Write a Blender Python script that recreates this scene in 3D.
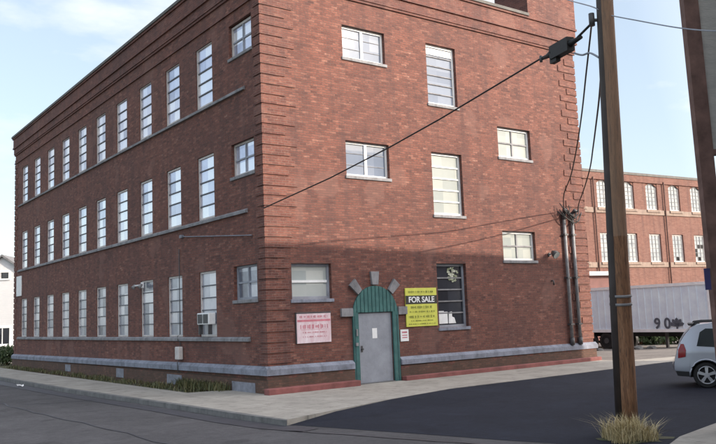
import bpy, bmesh, math, random
from mathutils import Vector, Matrix
random.seed(7)
for o in list(bpy.data.objects): bpy.data.objects.remove(o)
scene = bpy.context.scene
C = scene.collection

# ------------------------------------------------------------------ camera
F_PX, YAW, PITCH, ROLL = 794.39, 0.6364, 0.1147, -0.0395
CAM = Vector((-10.939, -19.165, 2.0735))
fw = Vector((math.sin(YAW)*math.cos(PITCH), math.cos(YAW)*math.cos(PITCH), math.sin(PITCH)))
r0 = Vector((math.cos(YAW), -math.sin(YAW), 0)); u0 = r0.cross(fw)
RI = math.cos(ROLL)*r0 + math.sin(ROLL)*u0
UP = -math.sin(ROLL)*r0 + math.cos(ROLL)*u0
cam = bpy.data.cameras.new('camera'); co = bpy.data.objects.new('camera', cam); C.objects.link(co)
co.matrix_world = Matrix(((RI.x, UP.x, -fw.x, CAM.x), (RI.y, UP.y, -fw.y, CAM.y), (RI.z, UP.z, -fw.z, CAM.z), (0, 0, 0, 1)))
cam.sensor_fit = 'HORIZONTAL'; cam.sensor_width = 36; cam.lens = F_PX/716*36
cam.clip_start = 0.1; cam.clip_end = 3000
scene.camera = co
def at(x, y, dep):                       # point seen at photo pixel (x, y), dep metres along the view axis
    return CAM + dep*(fw + RI*((x-358)/F_PX) - UP*((y-222)/F_PX))

# ------------------------------------------------------------------ light
SUN_HEAD, SUN_EL = math.radians(146.5), math.radians(20)
w = bpy.data.worlds.new('World'); scene.world = w; w.use_nodes = True
nt = w.node_tree; N = nt.nodes; N.clear(); Lk = nt.links.new
sky = N.new('ShaderNodeTexSky'); sky.sky_type = 'NISHITA'; sky.sun_disc = False
sky.sun_elevation = SUN_EL; sky.sun_rotation = SUN_HEAD; sky.air_density = 1.0; sky.dust_density = 1.6; sky.ozone_density = 1.0
tc = N.new('ShaderNodeTexCoord'); mp = N.new('ShaderNodeMapping'); mp.inputs['Scale'].default_value = (1.3, 1.3, 3.6)
nz = N.new('ShaderNodeTexNoise'); nz.inputs['Scale'].default_value = 2.6; nz.inputs['Detail'].default_value = 6; nz.inputs['Roughness'].default_value = .55
rp = N.new('ShaderNodeValToRGB'); rp.color_ramp.elements[0].position = .47; rp.color_ramp.elements[1].position = .60
rp.color_ramp.elements[0].color = (.40, .40, .40, 1); rp.color_ramp.elements[1].color = (1, 1, 1, 1)
mx = N.new('ShaderNodeMix'); mx.data_type = 'RGBA'; mx.inputs['B'].default_value = (9.0, 9.6, 10.0, 1)
bg = N.new('ShaderNodeBackground'); bg.inputs['Strength'].default_value = 0.15
out = N.new('ShaderNodeOutputWorld')
Lk(tc.outputs['Generated'], mp.inputs['Vector']); Lk(mp.outputs[0], nz.inputs['Vector']); Lk(nz.outputs['Fac'], rp.inputs[0])
# thin cloud veil all over, brightness added towards the unseen south-east sun for fill
dt = N.new('ShaderNodeVectorMath'); dt.operation = 'DOT_PRODUCT'; dt.inputs[1].default_value = (.60, -.76, .25)
mr = N.new('ShaderNodeMapRange'); mr.inputs['From Min'].default_value = .16; mr.inputs['From Max'].default_value = .8
cm = N.new('ShaderNodeMix'); cm.data_type = 'RGBA'; cm.inputs['A'].default_value = (3.6, 3.9, 4.15, 1); cm.inputs['B'].default_value = (18.5, 17.5, 17.0, 1)
Lk(tc.outputs['Generated'], dt.inputs[0]); Lk(dt.outputs['Value'], mr.inputs['Value']); Lk(mr.outputs[0], cm.inputs['Factor']); Lk(cm.outputs['Result'], mx.inputs['B'])
Lk(rp.outputs[0], mx.inputs['Factor']); Lk(sky.outputs[0], mx.inputs['A']); Lk(mx.outputs['Result'], bg.inputs[0]); Lk(bg.outputs[0], out.inputs[0])
sl = bpy.data.lights.new('sun', 'SUN'); sl.energy = 3.4; sl.angle = math.radians(.5); sl.color = (1, .86, .70)
so = bpy.data.objects.new('sun', sl); C.objects.link(so)
sd = Vector((math.sin(SUN_HEAD)*math.cos(SUN_EL), math.cos(SUN_HEAD)*math.cos(SUN_EL), math.sin(SUN_EL)))
so.rotation_euler = sd.to_track_quat('Z', 'Y').to_euler(); so.location = (20, -40, 40)
scene.view_settings.view_transform = 'Standard'; scene.view_settings.look = 'None'
scene.view_settings.exposure = 0.86; scene.view_settings.gamma = 1

# ------------------------------------------------------------------ materials
class NT:
    def __init__(s, name):
        s.m = bpy.data.materials.new(name); s.m.use_nodes = True
        s.t = s.m.node_tree; s.p = s.t.nodes['Principled BSDF']; s.l = s.t.links.new
    def n(s, t, **k):
        a = s.t.nodes.new('ShaderNode'+t)
        for q, v in k.items(): setattr(a, q, v)
        return a
    def val(s, x, sock):
        if isinstance(x, (int, float)): sock.default_value = x
        elif isinstance(x, tuple): sock.default_value = x
        else: s.l(x, sock)
    def math(s, op, a, b=0., c=None):
        n = s.n('Math', operation=op); s.val(a, n.inputs[0]); s.val(b, n.inputs[1])
        if c is not None: s.val(c, n.inputs[2])
        return n.outputs[0]
    def mix(s, f, a, b, bt='MIX'):
        n = s.n('Mix', data_type='RGBA', blend_type=bt); s.val(f, n.inputs['Factor']); s.val(a, n.inputs['A']); s.val(b, n.inputs['B'])
        return n.outputs['Result']
    def noise(s, scale, detail=4, rough=.6, vec=None, sc=None):
        n = s.n('TexNoise'); n.inputs['Scale'].default_value = scale; n.inputs['Detail'].default_value = detail; n.inputs['Roughness'].default_value = rough
        v = vec if vec is not None else s.obj()
        if sc:
            mpn = s.n('Mapping'); mpn.inputs['Scale'].default_value = sc; s.l(v, mpn.inputs['Vector']); v = mpn.outputs[0]
        s.l(v, n.inputs['Vector']); return n.outputs['Fac']
    def obj(s):
        return s.n('TexCoord').outputs['Object']
    def ramp(s, f, stops, const=False):
        n = s.n('ValToRGB'); cr = n.color_ramp
        if const: cr.interpolation = 'CONSTANT'
        while len(cr.elements) < len(stops): cr.elements.new(1)
        for e, (p, c) in zip(cr.elements, stops): e.position = p; e.color = (c if len(c) == 4 else (*c, 1)) if isinstance(c, tuple) else (c, c, c, 1)
        s.l(f, n.inputs[0]); return n.outputs[0]
    def bump(s, h, strength=.3, dist=.01):
        n = s.n('Bump'); n.inputs['Strength'].default_value = strength; n.inputs['Distance'].default_value = dist
        s.l(h, n.inputs['Height']); s.l(n.outputs[0], s.p.inputs['Normal'])
    def col(s, c, rough=.8):
        s.val(c if not isinstance(c, tuple) else (*c[:3], 1), s.p.inputs['Base Color']); s.val(rough, s.p.inputs['Roughness'])
        return s
def rgb(*c): return (*c, 1)
def simple(name, c, rough=.7, var=.25, scale=3., metal=0., bump=0.):
    k = NT(name); f = k.noise(scale, 5, .65)
    lo = tuple(x*(1-var) for x in c); hi = tuple(min(1, x*(1+var)) for x in c)
    k.col(k.ramp(f, [(.3, lo), (.7, hi)]), rough); k.p.inputs['Metallic'].default_value = metal
    if bump: k.bump(k.noise(scale*12, 4, .7), bump, .01)
    return k.m

def brick(name, tones, mortar, bw=.215, bh=.073, dark_below=None, stain=.5, streak=True):
    k = NT(name)
    g = k.n('NewGeometry'); sn = k.n('SeparateXYZ'); k.l(g.outputs['True Normal'], sn.inputs[0])
    op = k.n('SeparateXYZ'); k.l(k.obj(), op.inputs[0])
    vt = k.n('VectorTransform', vector_type='NORMAL', convert_from='WORLD', convert_to='OBJECT'); k.l(g.outputs['True Normal'], vt.inputs[0]); k.l(vt.outputs[0], sn.inputs[0])
    isx = k.math('GREATER_THAN', k.math('ABSOLUTE', sn.outputs[0]), .7)
    u = k.math('ADD', k.math('MULTIPLY', op.outputs[1], isx), k.math('MULTIPLY', op.outputs[0], k.math('SUBTRACT', 1., isx)))
    v = k.math('ADD', op.outputs[2], 20.)
    wob = k.math('MULTIPLY', k.math('SUBTRACT', k.noise(1.3, 2), .5), .012)
    v = k.math('ADD', v, wob)
    row = k.math('FLOOR', k.math('DIVIDE', v, bh))
    fv = k.math('FRACT', k.math('DIVIDE', v, bh))
    uu = k.math('ADD', k.math('DIVIDE', k.math('ADD', u, 200.), bw), k.math('MULTIPLY', k.math('MODULO', row, 2.), .5))
    fu = k.math('FRACT', uu); cu = k.math('FLOOR', uu)
    cb = k.n('CombineXYZ'); k.l(cu, cb.inputs[0]); k.l(row, cb.inputs[1])
    wn = k.n('TexWhiteNoise', noise_dimensions='2D'); k.l(cb.outputs[0], wn.inputs['Vector'])
    # mortar mask
    eu = k.math('MINIMUM', fu, k.math('SUBTRACT', 1., fu)); ev = k.math('MINIMUM', fv, k.math('SUBTRACT', 1., fv)); ev = k.math('ADD', ev, k.math('MULTIPLY', k.math('SUBTRACT', k.noise(12., 3, .7), .5), .10))
    ma = k.math('MAXIMUM', k.math('LESS_THAN', eu, .026), k.math('LESS_THAN', ev, .085))
    mott = k.noise(2.6, 6, .75, sc=(1, 1, 2.))
    spread = k.math('ADD', k.math('MULTIPLY', wn.outputs['Value'], .72), k.math('MULTIPLY', k.ramp(mott, [(.32, 0.), (.68, 1.)]), .28))
    base = k.ramp(spread, tones)
    fine = k.noise(22., 4, .8, sc=(.5, .5, 1.7)); base = k.mix(k.math('MULTIPLY', k.ramp(fine, [(.38, 1.), (.56, 0.)]), .6), base, rgb(*[v*.55 for v in tones[0][1]]))
    # soft light clusters of replaced / scuffed bricks
    cl = k.noise(.9, 5, .7, sc=(1, 1, 2.2))
    base = k.mix(k.math('MULTIPLY', k.ramp(cl, [(.42, 0.), (.7, 1.)]), .3), base, rgb(.25, .10, .075))
    big = k.noise(.33, 6, .65, sc=(1, 1, 1.4))
    base = k.mix(k.math('MULTIPLY', k.ramp(big, [(.42, 0.), (.68, 1.)]), stain), base, rgb(.075, .033, .032))
    mcol = k.mix(k.noise(2., 4), rgb(*[x*.7 for x in mortar]), rgb(*mortar))
    c = k.mix(ma, base, mcol)
    if streak:
        pt = k.noise(9., 4, .85, sc=(.6, .6, 2.2)); c = k.mix(k.math('MULTIPLY', k.ramp(pt, [(.60, 0.), (.68, 1.)]), .55), c, rgb(.43, .26, .19))
        vs = k.noise(3., 4, .6, sc=(1, 1, .08)); c = k.mix(k.math('MULTIPLY', k.ramp(vs, [(.48, 0.), (.70, 1.)]), .5), c, rgb(.065, .036, .036))
        rp_ = k.noise(.55, 3, .5, sc=(1, 1, .8)); c = k.mix(k.math('MULTIPLY', k.ramp(rp_, [(.60, 0.), (.63, 1.)]), .35), c, rgb(.21, .11, .09))
    if dark_below:
        z0, slope, dcol, amt = dark_below
        line = k.math('ADD', k.math('MULTIPLY', op.outputs[0], slope), z0)
        line = k.math('ADD', line, k.math('MULTIPLY', k.math('SUBTRACT', k.noise(3.5, 4), .5), .10))
        below = k.math('LESS_THAN', op.outputs[2], line)
        soft = k.math('MULTIPLY', below, k.math('SUBTRACT', 1., isx))
        c = k.mix(k.math('MULTIPLY', soft, amt), c, rgb(*dcol), 'MULTIPLY')
    # grime close to the ground
    lowz = k.math('LESS_THAN', op.outputs[2], k.math('MULTIPLY', k.noise(1.6, 5), .9))
    c = k.mix(k.math('MULTIPLY', lowz, .5), c, rgb(.055, .05, .034))
    k.col(c, .88)
    h = k.math('ADD', k.math('MULTIPLY', k.math('SUBTRACT', 1., ma), 1.), k.math('MULTIPLY', k.noise(40., 3), .5))
    k.bump(h, .8, .016)
    return k.m

M = {}
M['brick'] = brick('brick', [(.0, (.070, .030, .027)), (.22, (.130, .047, .036)), (.5, (.185, .066, .048)), (.74, (.225, .084, .060)), (.9, (.30, .135, .098)), (1., (.46, .27, .21))], (.13, .082, .07))
M['corbel'] = brick('corbel_brick', [(.0, (.085, .032, .028)), (.5, (.165, .058, .044)), (.85, (.22, .085, .064)), (1., (.34, .18, .14))], (.17, .11, .10), stain=.6)
M['quoin'] = brick('quoin_brick', [(.0, (.095, .036, .030)), (.5, (.175, .062, .046)), (.85, (.23, .09, .066)), (1., (.34, .18, .13))], (.21, .13, .11), stain=.35)
M['mill'] = brick('mill_brick', [(.0, (.15, .066, .053)), (.5, (.195, .092, .072)), (1., (.24, .125, .10))], (.22, .13, .10), bw=.3, bh=.10, stain=.25)
def stone(name, c, var=.2):
    k = NT(name); f = k.noise(2.2, 6, .7); f2 = k.noise(30, 4, .7)
    a = k.ramp(f, [(.3, tuple(x*(1-var) for x in c)), (.7, tuple(x*(1+var) for x in c))])
    a = k.mix(k.math('MULTIPLY', k.ramp(f2, [(.5, 0.), (.75, 1.)]), .3), a, rgb(*[x*.55 for x in c]))
    st = k.noise(5., 5, .7, sc=(1, 1, .12)); a = k.mix(k.math('MULTIPLY', k.ramp(st, [(.5, 0.), (.68, 1.)]), .5), a, rgb(*[x*.4 for x in c]))
    k.col(a, .85); k.bump(f2, .5, .01); return k.m
M['stone'] = stone('painted_stone', (.205, .222, .275), .38)
M['sillstone'] = stone('sill_stone', (.22, .22, .235), .4)
M['mill_band'] = stone('mill_band', (.24, .18, .15))
M['coping'] = stone('coping', (.13, .125, .12))
M['roofing'] = stone('roofing', (.07, .07, .07))
M['redpaint'] = simple('red_painted_concrete', (.20, .07, .065), .85, .35, 2., bump=.2)
M['jamb'] = simple('cream_paint', (.52, .49, .48), .6, .2, 4)
M['muntin'] = simple('dark_steel_sash', (.09, .095, .12), .55, .3, 5)
M['white'] = simple('white_paint', (.74, .75, .76), .5, .08, 5)
M['greypaint'] = simple('grey_paint', (.27, .29, .34), .6, .25, 2.)
M['green'] = simple('green_painted_boards', (.035, .115, .115), .75, .45, 5)
gq = NT('worn_green_paint'); gc = gq.noise(14., 5, .75, sc=(1.6, 1.6, .5)); g2 = gq.noise(2.5, 5, .7)
ga = gq.ramp(g2, [(.3, (.022, .085, .085)), (.7, (.05, .15, .145))]); ga = gq.mix(gq.math('MULTIPLY', gq.ramp(gc, [(.60, 0.), (.68, 1.)]), .7), ga, rgb(.16, .17, .15)); gq.col(ga, .75); M['green'] = gq.m
dq = NT('worn_door_paint'); d1 = dq.noise(1.6, 6, .7); d2 = dq.noise(18., 5, .75, sc=(1.5, 1.5, .4)); da = dq.ramp(d1, [(.3, (.20, .215, .25)), (.7, (.30, .32, .37))]); da = dq.mix(dq.math('MULTIPLY', dq.ramp(d2, [(.60, 0.), (.70, 1.)]), .5), da, rgb(.12, .105, .09)); dq.col(da, .6); M['doorpaint'] = dq.m
M['darkgreen'] = simple('dark_green_groove', (.015, .06, .065), .7, .2, 5)
M['metal'] = simple('galvanised_pipe', (.24, .24, .25), .65, .35, 4, metal=.2)
M['darkmetal'] = simple('dark_metal', (.06, .06, .065), .5, .3, 6)
M['black'] = simple('black_rubber', (.012, .012, .013), .6, .3, 8)
M['dark'] = simple('dark_void', (.015, .015, .017), .9, .2, 3)
M['boards'] = simple('grey_panel', (.20, .21, .25), .8, .3, 4)

def pane(name, cols, gloss=.12, spec=.5, rows=5, metal=0.):
    k = NT(name); oi = k.n('ObjectInfo'); gx = k.n('SeparateXYZ'); k.l(k.obj(), gx.inputs[0])
    cb = k.n('CombineXYZ'); k.l(k.math('FLOOR', k.math('MULTIPLY', gx.outputs[0], 1.7)), cb.inputs[0]); k.l(k.math('FLOOR', k.math('MULTIPLY', gx.outputs[2], rows/2.05)), cb.inputs[1])
    k.l(k.math('MULTIPLY', oi.outputs['Random'], 87.), cb.inputs[2])
    wn = k.n('TexWhiteNoise', noise_dimensions='3D'); k.l(cb.outputs[0], wn.inputs['Vector'])
    n2 = k.noise(3., 3); f = k.math('ADD', k.math('MULTIPLY', wn.outputs['Value'], .7), k.math('MULTIPLY', n2, .3))
    k.col(k.ramp(f, [(i/(len(cols)-1), c) for i, c in enumerate(cols)]), gloss)
    k.p.inputs['Specular IOR Level'].default_value = spec; k.p.inputs['Metallic'].default_value = metal
    k.bump(k.noise(5., 2), .06, .01)
    return k.m
M['pane_left'] = pane('wired_glass', [(.16, .17, .24), (.56, .58, .72), (.78, .79, .87), (.92, .92, .94)], .12, 1., metal=.35)
M['pane_low'] = pane('dusty_glass', [(.07, .08, .11), (.28, .31, .38), (.52, .54, .61), (.72, .73, .76)], .2, .8, metal=.35)
M['pane_blue'] = pane('blue_glass', [(.13, .16, .22), (.19, .225, .29), (.27, .30, .36)], .06, .35)
M['pane_frost'] = pane('frosted_pane', [(.30, .34, .35), (.40, .43, .42), (.50, .52, .50)], .4, .4)
M['pane_frost_sun'] = pane('frosted_pane_sunlit', [(.20, .235, .24), (.28, .31, .30), (.36, .38, .36)], .35, .3)  # frosted pane again, colour darkened to offset direct sun on these windows
M['pane_mill'] = pane('whitened_pane', [(.17, .20, .23), (.25, .28, .30), (.33, .35, .35)], .35, .4)
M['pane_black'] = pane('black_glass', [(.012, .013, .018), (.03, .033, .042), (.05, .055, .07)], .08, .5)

def asphalt(name, c, var, speck=.45):
    k = NT(name); a = k.noise(.35, 6, .65); b = k.noise(60, 3, .8); d = k.noise(2.5, 5, .7)
    x = k.ramp(a, [(.3, tuple(v*(1-var) for v in c)), (.7, tuple(v*(1+var) for v in c))])
    x = k.mix(k.math('MULTIPLY', k.ramp(b, [(.45, 0.), (.7, 1.)]), speck), x, rgb(*[min(1, v*2.0) for v in c]))
    x = k.mix(k.math('MULTIPLY', k.ramp(d, [(.5, 0.), (.7, 1.)]), .4), x, rgb(*[v*.55 for v in c]))
    oil = k.noise(1.1, 3, .45); x = k.mix(k.math('MULTIPLY', k.ramp(oil, [(.64, 0.), (.70, 1.)]), .45), x, rgb(*[v*.4 for v in c]))
    mid = k.noise(7., 5, .75); x = k.mix(k.math('MULTIPLY', k.ramp(mid, [(.35, 1.), (.6, 0.)]), .4), x, rgb(*[v*.5 for v in c]))
    grit = k.noise(24., 3, .8); x = k.mix(k.math('MULTIPLY', k.ramp(grit, [(.60, 0.), (.70, 1.)]), .5), x, rgb(*[v*2.4 for v in c]))
    dust = k.noise(.9, 7, .75); x = k.mix(k.math('MULTIPLY', k.ramp(dust, [(.52, 0.), (.72, 1.)]), .35), x, rgb(*[v*1.9 for v in c]))
    k.col(x, .95); k.p.inputs['Specular IOR Level'].default_value = .2; k.bump(b, .4, .01); return k.m
M['street'] = asphalt('old_asphalt', (.082, .079, .084), .28)
M['lot'] = asphalt('fresh_asphalt', (.017, .020, .032), .25, .2)
M['gravel'] = asphalt('gravel', (.17, .155, .145), .3, .5)
M['tar'] = simple('tar', (.05, .05, .06), .6, .2, 3)
def concrete():
    k = NT('concrete'); a = k.noise(.8, 6, .7); b = k.noise(45, 3, .8); sp = k.n('SeparateXYZ'); k.l(k.obj(), sp.inputs[0])
    x = k.ramp(a, [(.28, (.25, .232, .205)), (.72, (.45, .42, .375))])
    x = k.mix(k.math('MULTIPLY', b, .3), x, rgb(.16, .15, .14))
    x = k.mix(k.math('MULTIPLY', k.ramp(k.noise(2.6, 6, .75), [(.52, 0.), (.66, 1.)]), .55), x, rgb(.13, .12, .105))
    ju = k.math('LESS_THAN', k.math('FRACT', k.math('DIVIDE', sp.outputs[0], 1.6)), .012)
    jv = k.math('LESS_THAN', k.math('FRACT', k.math('DIVIDE', sp.outputs[1], 1.6)), .012)
    x = k.mix(k.math('MULTIPLY', k.math('MAXIMUM', ju, jv), .6), x, rgb(.10, .10, .09))
    k.col(x, .9); k.bump(b, .3, .006); return k.m
M['concrete'] = concrete()
M['curb'] = stone('curb_stone', (.15, .15, .15), .35)
def earth():
    k = NT('earth'); a = k.noise(.6, 6, .7); b = k.noise(9, 5, .7)
    x = k.ramp(a, [(.35, (.10, .085, .06)), (.55, (.075, .085, .04)), (.7, (.05, .075, .03))])
    k.col(k.mix(k.math('MULTIPLY', b, .5), x, rgb(.05, .045, .03)), .95); k.bump(b, .5, .03); return k.m
M['earth'] = earth()
def wood():
    k = NT('pole_wood'); a = k.noise(4., 5, .65, sc=(5, 5, .25)); b = k.noise(14., 5, .7, sc=(5, 5, .12)); e = k.noise(.5, 3, .6)
    x = k.ramp(a, [(.3, (.12, .062, .038)), (.5, (.25, .125, .065)), (.7, (.34, .19, .11))])
    x = k.mix(k.math('MULTIPLY', k.ramp(b, [(.52, 0.), (.62, 1.)]), .7), x, rgb(.05, .035, .03))
    sp = k.n('SeparateXYZ'); k.l(k.obj(), sp.inputs[0])
    hi = k.math('GREATER_THAN', k.math('ADD', sp.outputs[2], k.math('MULTIPLY', e, 4.)), 5.2)
    x = k.mix(k.math('MULTIPLY', hi, .4), x, rgb(.33, .24, .18))
    k.col(x, .85); k.bump(b, .6, .02); return k.m
M['wood'] = wood(); M['guard'] = simple('dark_riser_guard', (.045, .035, .033), .6, .25, 3)
def leafmat(name, a, b, c, rough=.6):
    k = NT(name); g = k.n('NewGeometry')
    k.col(k.ramp(g.outputs['Random Per Island'], [(0., a), (.5, b), (1., c)]), rough)
    return k.m
M['drygrass'] = leafmat('dry_grass', (.24, .20, .09), (.48, .38, .20), (.68, .58, .37))
M['weeds'] = leafmat('weeds', (.05, .06, .022), (.09, .10, .04), (.20, .17, .08))
M['leaf'] = leafmat('leaf', (.02, .04, .015), (.035, .06, .02), (.06, .09, .03))

# ------------------------------------------------------------------ mesh helpers
class MB:
    def __init__(s): s.b = bmesh.new(); s.mi = 0
    def face(s, pts, mi=None):
        try:
            f = s.b.faces.new([s.b.verts.new(p) for p in pts]); f.material_index = s.mi if mi is None else mi; return f
        except ValueError: return None
    def box(s, x0, x1, y0, y1, z0, z1, mi=None, bev=0):
        v = [s.b.verts.new((x, y, z)) for x in (x0, x1) for y in (y0, y1) for z in (z0, z1)]
        fs = [s.b.faces.new([v[i] for i in q]) for q in ((0, 1, 3, 2), (4, 6, 7, 5), (0, 4, 5, 1), (2, 3, 7, 6), (0, 2, 6, 4), (1, 5, 7, 3))]
        for f in fs: f.material_index = s.mi if mi is None else mi
        if bev:
            es = list({e for f in fs for e in f.edges}); r = bmesh.ops.bevel(s.b, geom=es, offset=bev, segments=1, affect='EDGES')
            for f in r['faces']: f.material_index = s.mi if mi is None else mi
        return s
    def obox(s, o, ax, ay, az, mi=None):          # oriented box: corner + three edge vectors
        o, ax, ay, az = map(Vector, (o, ax, ay, az))
        v = [s.b.verts.new(o+ax*i+ay*j+az*k) for i in (0, 1) for j in (0, 1) for k in (0, 1)]
        for q in ((0, 1, 3, 2), (4, 6, 7, 5), (0, 4, 5, 1), (2, 3, 7, 6), (0, 2, 6, 4), (1, 5, 7, 3)):
            f = s.b.faces.new([v[i] for i in q]); f.material_index = s.mi if mi is None else mi
        return s
    def tube(s, pts, r, n=8, cap=True, mi=None):
        pts = [Vector(p) for p in pts]; rs = r if isinstance(r, (list, tuple)) else [r]*len(pts); rings = []
        for i, p in enumerate(pts):
            d = (pts[min(i+1, len(pts)-1)]-pts[max(i-1, 0)]).normalized()
            a = d.cross(Vector((0, 0, 1)) if abs(d.z) < .9 else Vector((1, 0, 0))).normalized(); b = d.cross(a)
            rings.append([s.b.verts.new(p+rs[i]*(math.cos(2*math.pi*j/n)*a+math.sin(2*math.pi*j/n)*b)) for j in range(n)])
        for q, t in zip(rings, rings[1:]):
            for j in range(n):
                f = s.b.faces.new((q[j], q[(j+1) % n], t[(j+1) % n], t[j])); f.smooth = True; f.material_index = s.mi if mi is None else mi
        if cap:
            for q in (rings[0][::-1], rings[-1]):
                f = s.b.faces.new(q); f.material_index = s.mi if mi is None else mi
        return s
    def prism(s, poly, d, mi=None):               # planar polygon (3D points) thickened by vector d
        d = Vector(d); a = [s.b.verts.new(p) for p in poly]; b = [s.b.verts.new(Vector(p)+d) for p in poly]; n = len(a)
        fs = [s.b.faces.new(a[::-1]), s.b.faces.new(b)]+[s.b.faces.new((a[i], a[(i+1) % n], b[(i+1) % n], b[i])) for i in range(n)]
        for f in fs: f.material_index = s.mi if mi is None else mi
        return s
    def build(s, name, mats, parent=None, loc=None):
        bmesh.ops.recalc_face_normals(s.b, faces=s.b.faces)
        me = bpy.data.meshes.new(name); s.b.to_mesh(me); s.b.free()
        for m in (mats if isinstance(mats, (list, tuple)) else [mats]): me.materials.append(m)
        o = bpy.data.objects.new(name, me); C.objects.link(o)
        if parent: o.parent = parent
        if loc: o.location = loc
        return o
def tag(o, label, cat, group=None, kind=None):
    o['label'] = label; o['category'] = cat
    if group: o['group'] = group
    if kind: o['kind'] = kind
    return o
def empty(name, loc=(0, 0, 0), rz=0):
    o = bpy.data.objects.new(name, None); C.objects.link(o); o.location = loc; o.rotation_euler = (0, 0, rz); o.empty_display_size = .3
    return o
def struct(o): o['kind'] = 'structure'; return o
def copy_tree(o, parent=None):
    c = o.copy(); C.objects.link(c)
    if parent: c.parent = parent
    for ch in list(o.children): copy_tree(ch, c)
    return c
def facade(mb, P, u0, u1, v0, v1, holes, nrm_in, depth=.22, mi=None):
    """wall skin with rectangular holes and reveals. P(u,v)->point; nrm_in = inward vector"""
    us = sorted({u0, u1, *[h[0] for h in holes], *[h[1] for h in holes]}); vs = sorted({v0, v1, *[h[2] for h in holes], *[h[3] for h in holes]})
    for a, b in zip(us, us[1:]):
        for c, d in zip(vs, vs[1:]):
            mu, mv = (a+b)/2, (c+d)/2
            if any(h[0] < mu < h[1] and h[2] < mv < h[3] for h in holes): continue
            mb.face([P(a, c), P(b, c), P(b, d), P(a, d)], mi)
    n = Vector(nrm_in)*depth
    for a, b, c, d in holes:
        q = [Vector(P(*t)) for t in ((a, c), (b, c), (b, d), (a, d))]
        for i in range(4): mb.face([q[i], q[(i+1) % 4], q[(i+1) % 4]+n, q[i]+n], mi)

# ================================================================== GROUND
GZ = -.12
def ground_z(x, y):                                # the yard behind falls gently away
    d = max(0, (Vector((x, y, 0))-Vector((CAM.x, CAM.y, 0))).dot(Vector((fw.x, fw.y, 0)).normalized())-33)
    return GZ-.03-min(.5, d*.033)
mb = MB()
xs = [-1500, -300, -120, -60, -30]+[i*4 for i in range(-6, 26)]+[140, 300, 1500]; ys = [-1500, -300, -100, -60]+[i*4 for i in range(-12, 26)]+[140, 300, 1500]
gv = [[mb.b.verts.new((x, y, ground_z(x, y))) for y in ys] for x in xs]
for i in range(len(xs)-1):
    for j in range(len(ys)-1): mb.b.faces.new((gv[i][j], gv[i+1][j], gv[i+1][j+1], gv[i][j+1]))
struct(mb.build('ground', M['earth']))

def sheet(name, poly, z, mat, thick=0, parent=None):
    m = MB()
    if thick: m.prism([(x, y, z-thick) for x, y in poly], (0, 0, thick))
    else: m.face([(x, y, z) for x, y in poly])
    return m.build(name, mat, parent)
street = struct(sheet('street', [(-14, -120), (-.6, -120), (-.6, -10.9), (-1.0, -9.8), (-1.5, -8.0), (-2.3, -5.3), (-2.62, -3.5), (-2.75, 0), (-3.1, 8), (-3.25, 30), (-3.3, 140), (-15, 140)], GZ+.004, M['street']))
side = struct(sheet('side_street', [(-2.3, -5.3), (-1.5, -8.0), (-1.0, -9.8), (-.62, -10.9), (-.62, -12.9), (45, -12.9), (45, -4.6), (14, -4.7), (7.5, -4.8), (3.6, -4.9), (1.2, -5.1), (-.6, -5.3)], GZ+.008, M['lot']))
rm = MB(); ri = [(-2.42, -5.02, GZ+.008), (-.92, -4.52, -.03), (1.15, -3.86, -.006), (3.6, -3.25, -.006), (7.5, -3.21, -.006), (14, -3.01, -.006), (45, -2.91, -.03)]; ro = [(-2.3, -5.3), (-.6, -5.3), (1.2, -5.1), (3.6, -4.9), (7.5, -4.8), (14, -4.7), (45, -4.6)]
for k in range(6): rm.face([ri[k], (*ro[k], GZ+.008), (*ro[k+1], GZ+.008), ri[k+1]])
struct(rm.build('side_street_apron', M['lot']))
walk = struct(sheet('pavement', [(-2.45, -5.0), (-.95, -4.5), (1.15, -3.85), (3.6, -3.24), (7.5, -3.2), (14, -3.0), (14, -.001), (0, -.001), (-.001, 2.3), (-1.2, 2.6), (-1.25, 28.4), (-1.3, 90), (-3.1, 90), (-3.05, 30), (-2.95, 8), (-2.6, 0), (-2.5, -3.5)], 0, M['concrete'], .2))
struct(sheet('curb', [(-2.45, -5.0), (-2.5, -3.5), (-2.6, 0), (-2.95, 8), (-3.05, 30), (-3.1, 90), (-3.25, 90), (-3.2, 30), (-3.1, 8), (-2.75, 0), (-2.65, -3.5), (-2.55, -5.15)], .004, M['curb'], .2))
struct(sheet('pavement_strip', [(14.004, -3.0), (45, -2.9), (45, -2.2), (20, -1.9), (14.004, -1.2)], -.02, M['concrete'], .2))
struct(sheet('near_pavement', [(3.2, -11.45), (1.9, -11.63), (.4, -11.93), (-.3, -12.2), (-.55, -12.8), (-.6, -60), (3.5, -60), (3.5, -14.2), (45, -14.2), (45, -11.2)], .0, M['concrete'], .2))
yard = MB()
yx = [14.5+i*2.5 for i in range(28)]; yy = [-2.2+i*2.5 for i in range(26)]
yv = [[yard.b.verts.new((x, y, ground_z(x, y)+.03+.02*random.random())) for y in yy] for x in yx]
for i in range(len(yx)-1):
    for j in range(len(yy)-1): yard.b.faces.new((yv[i][j], yv[i+1][j], yv[i+1][j+1], yv[i][j+1]))
struct(yard.build('yard', M['gravel']))
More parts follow.
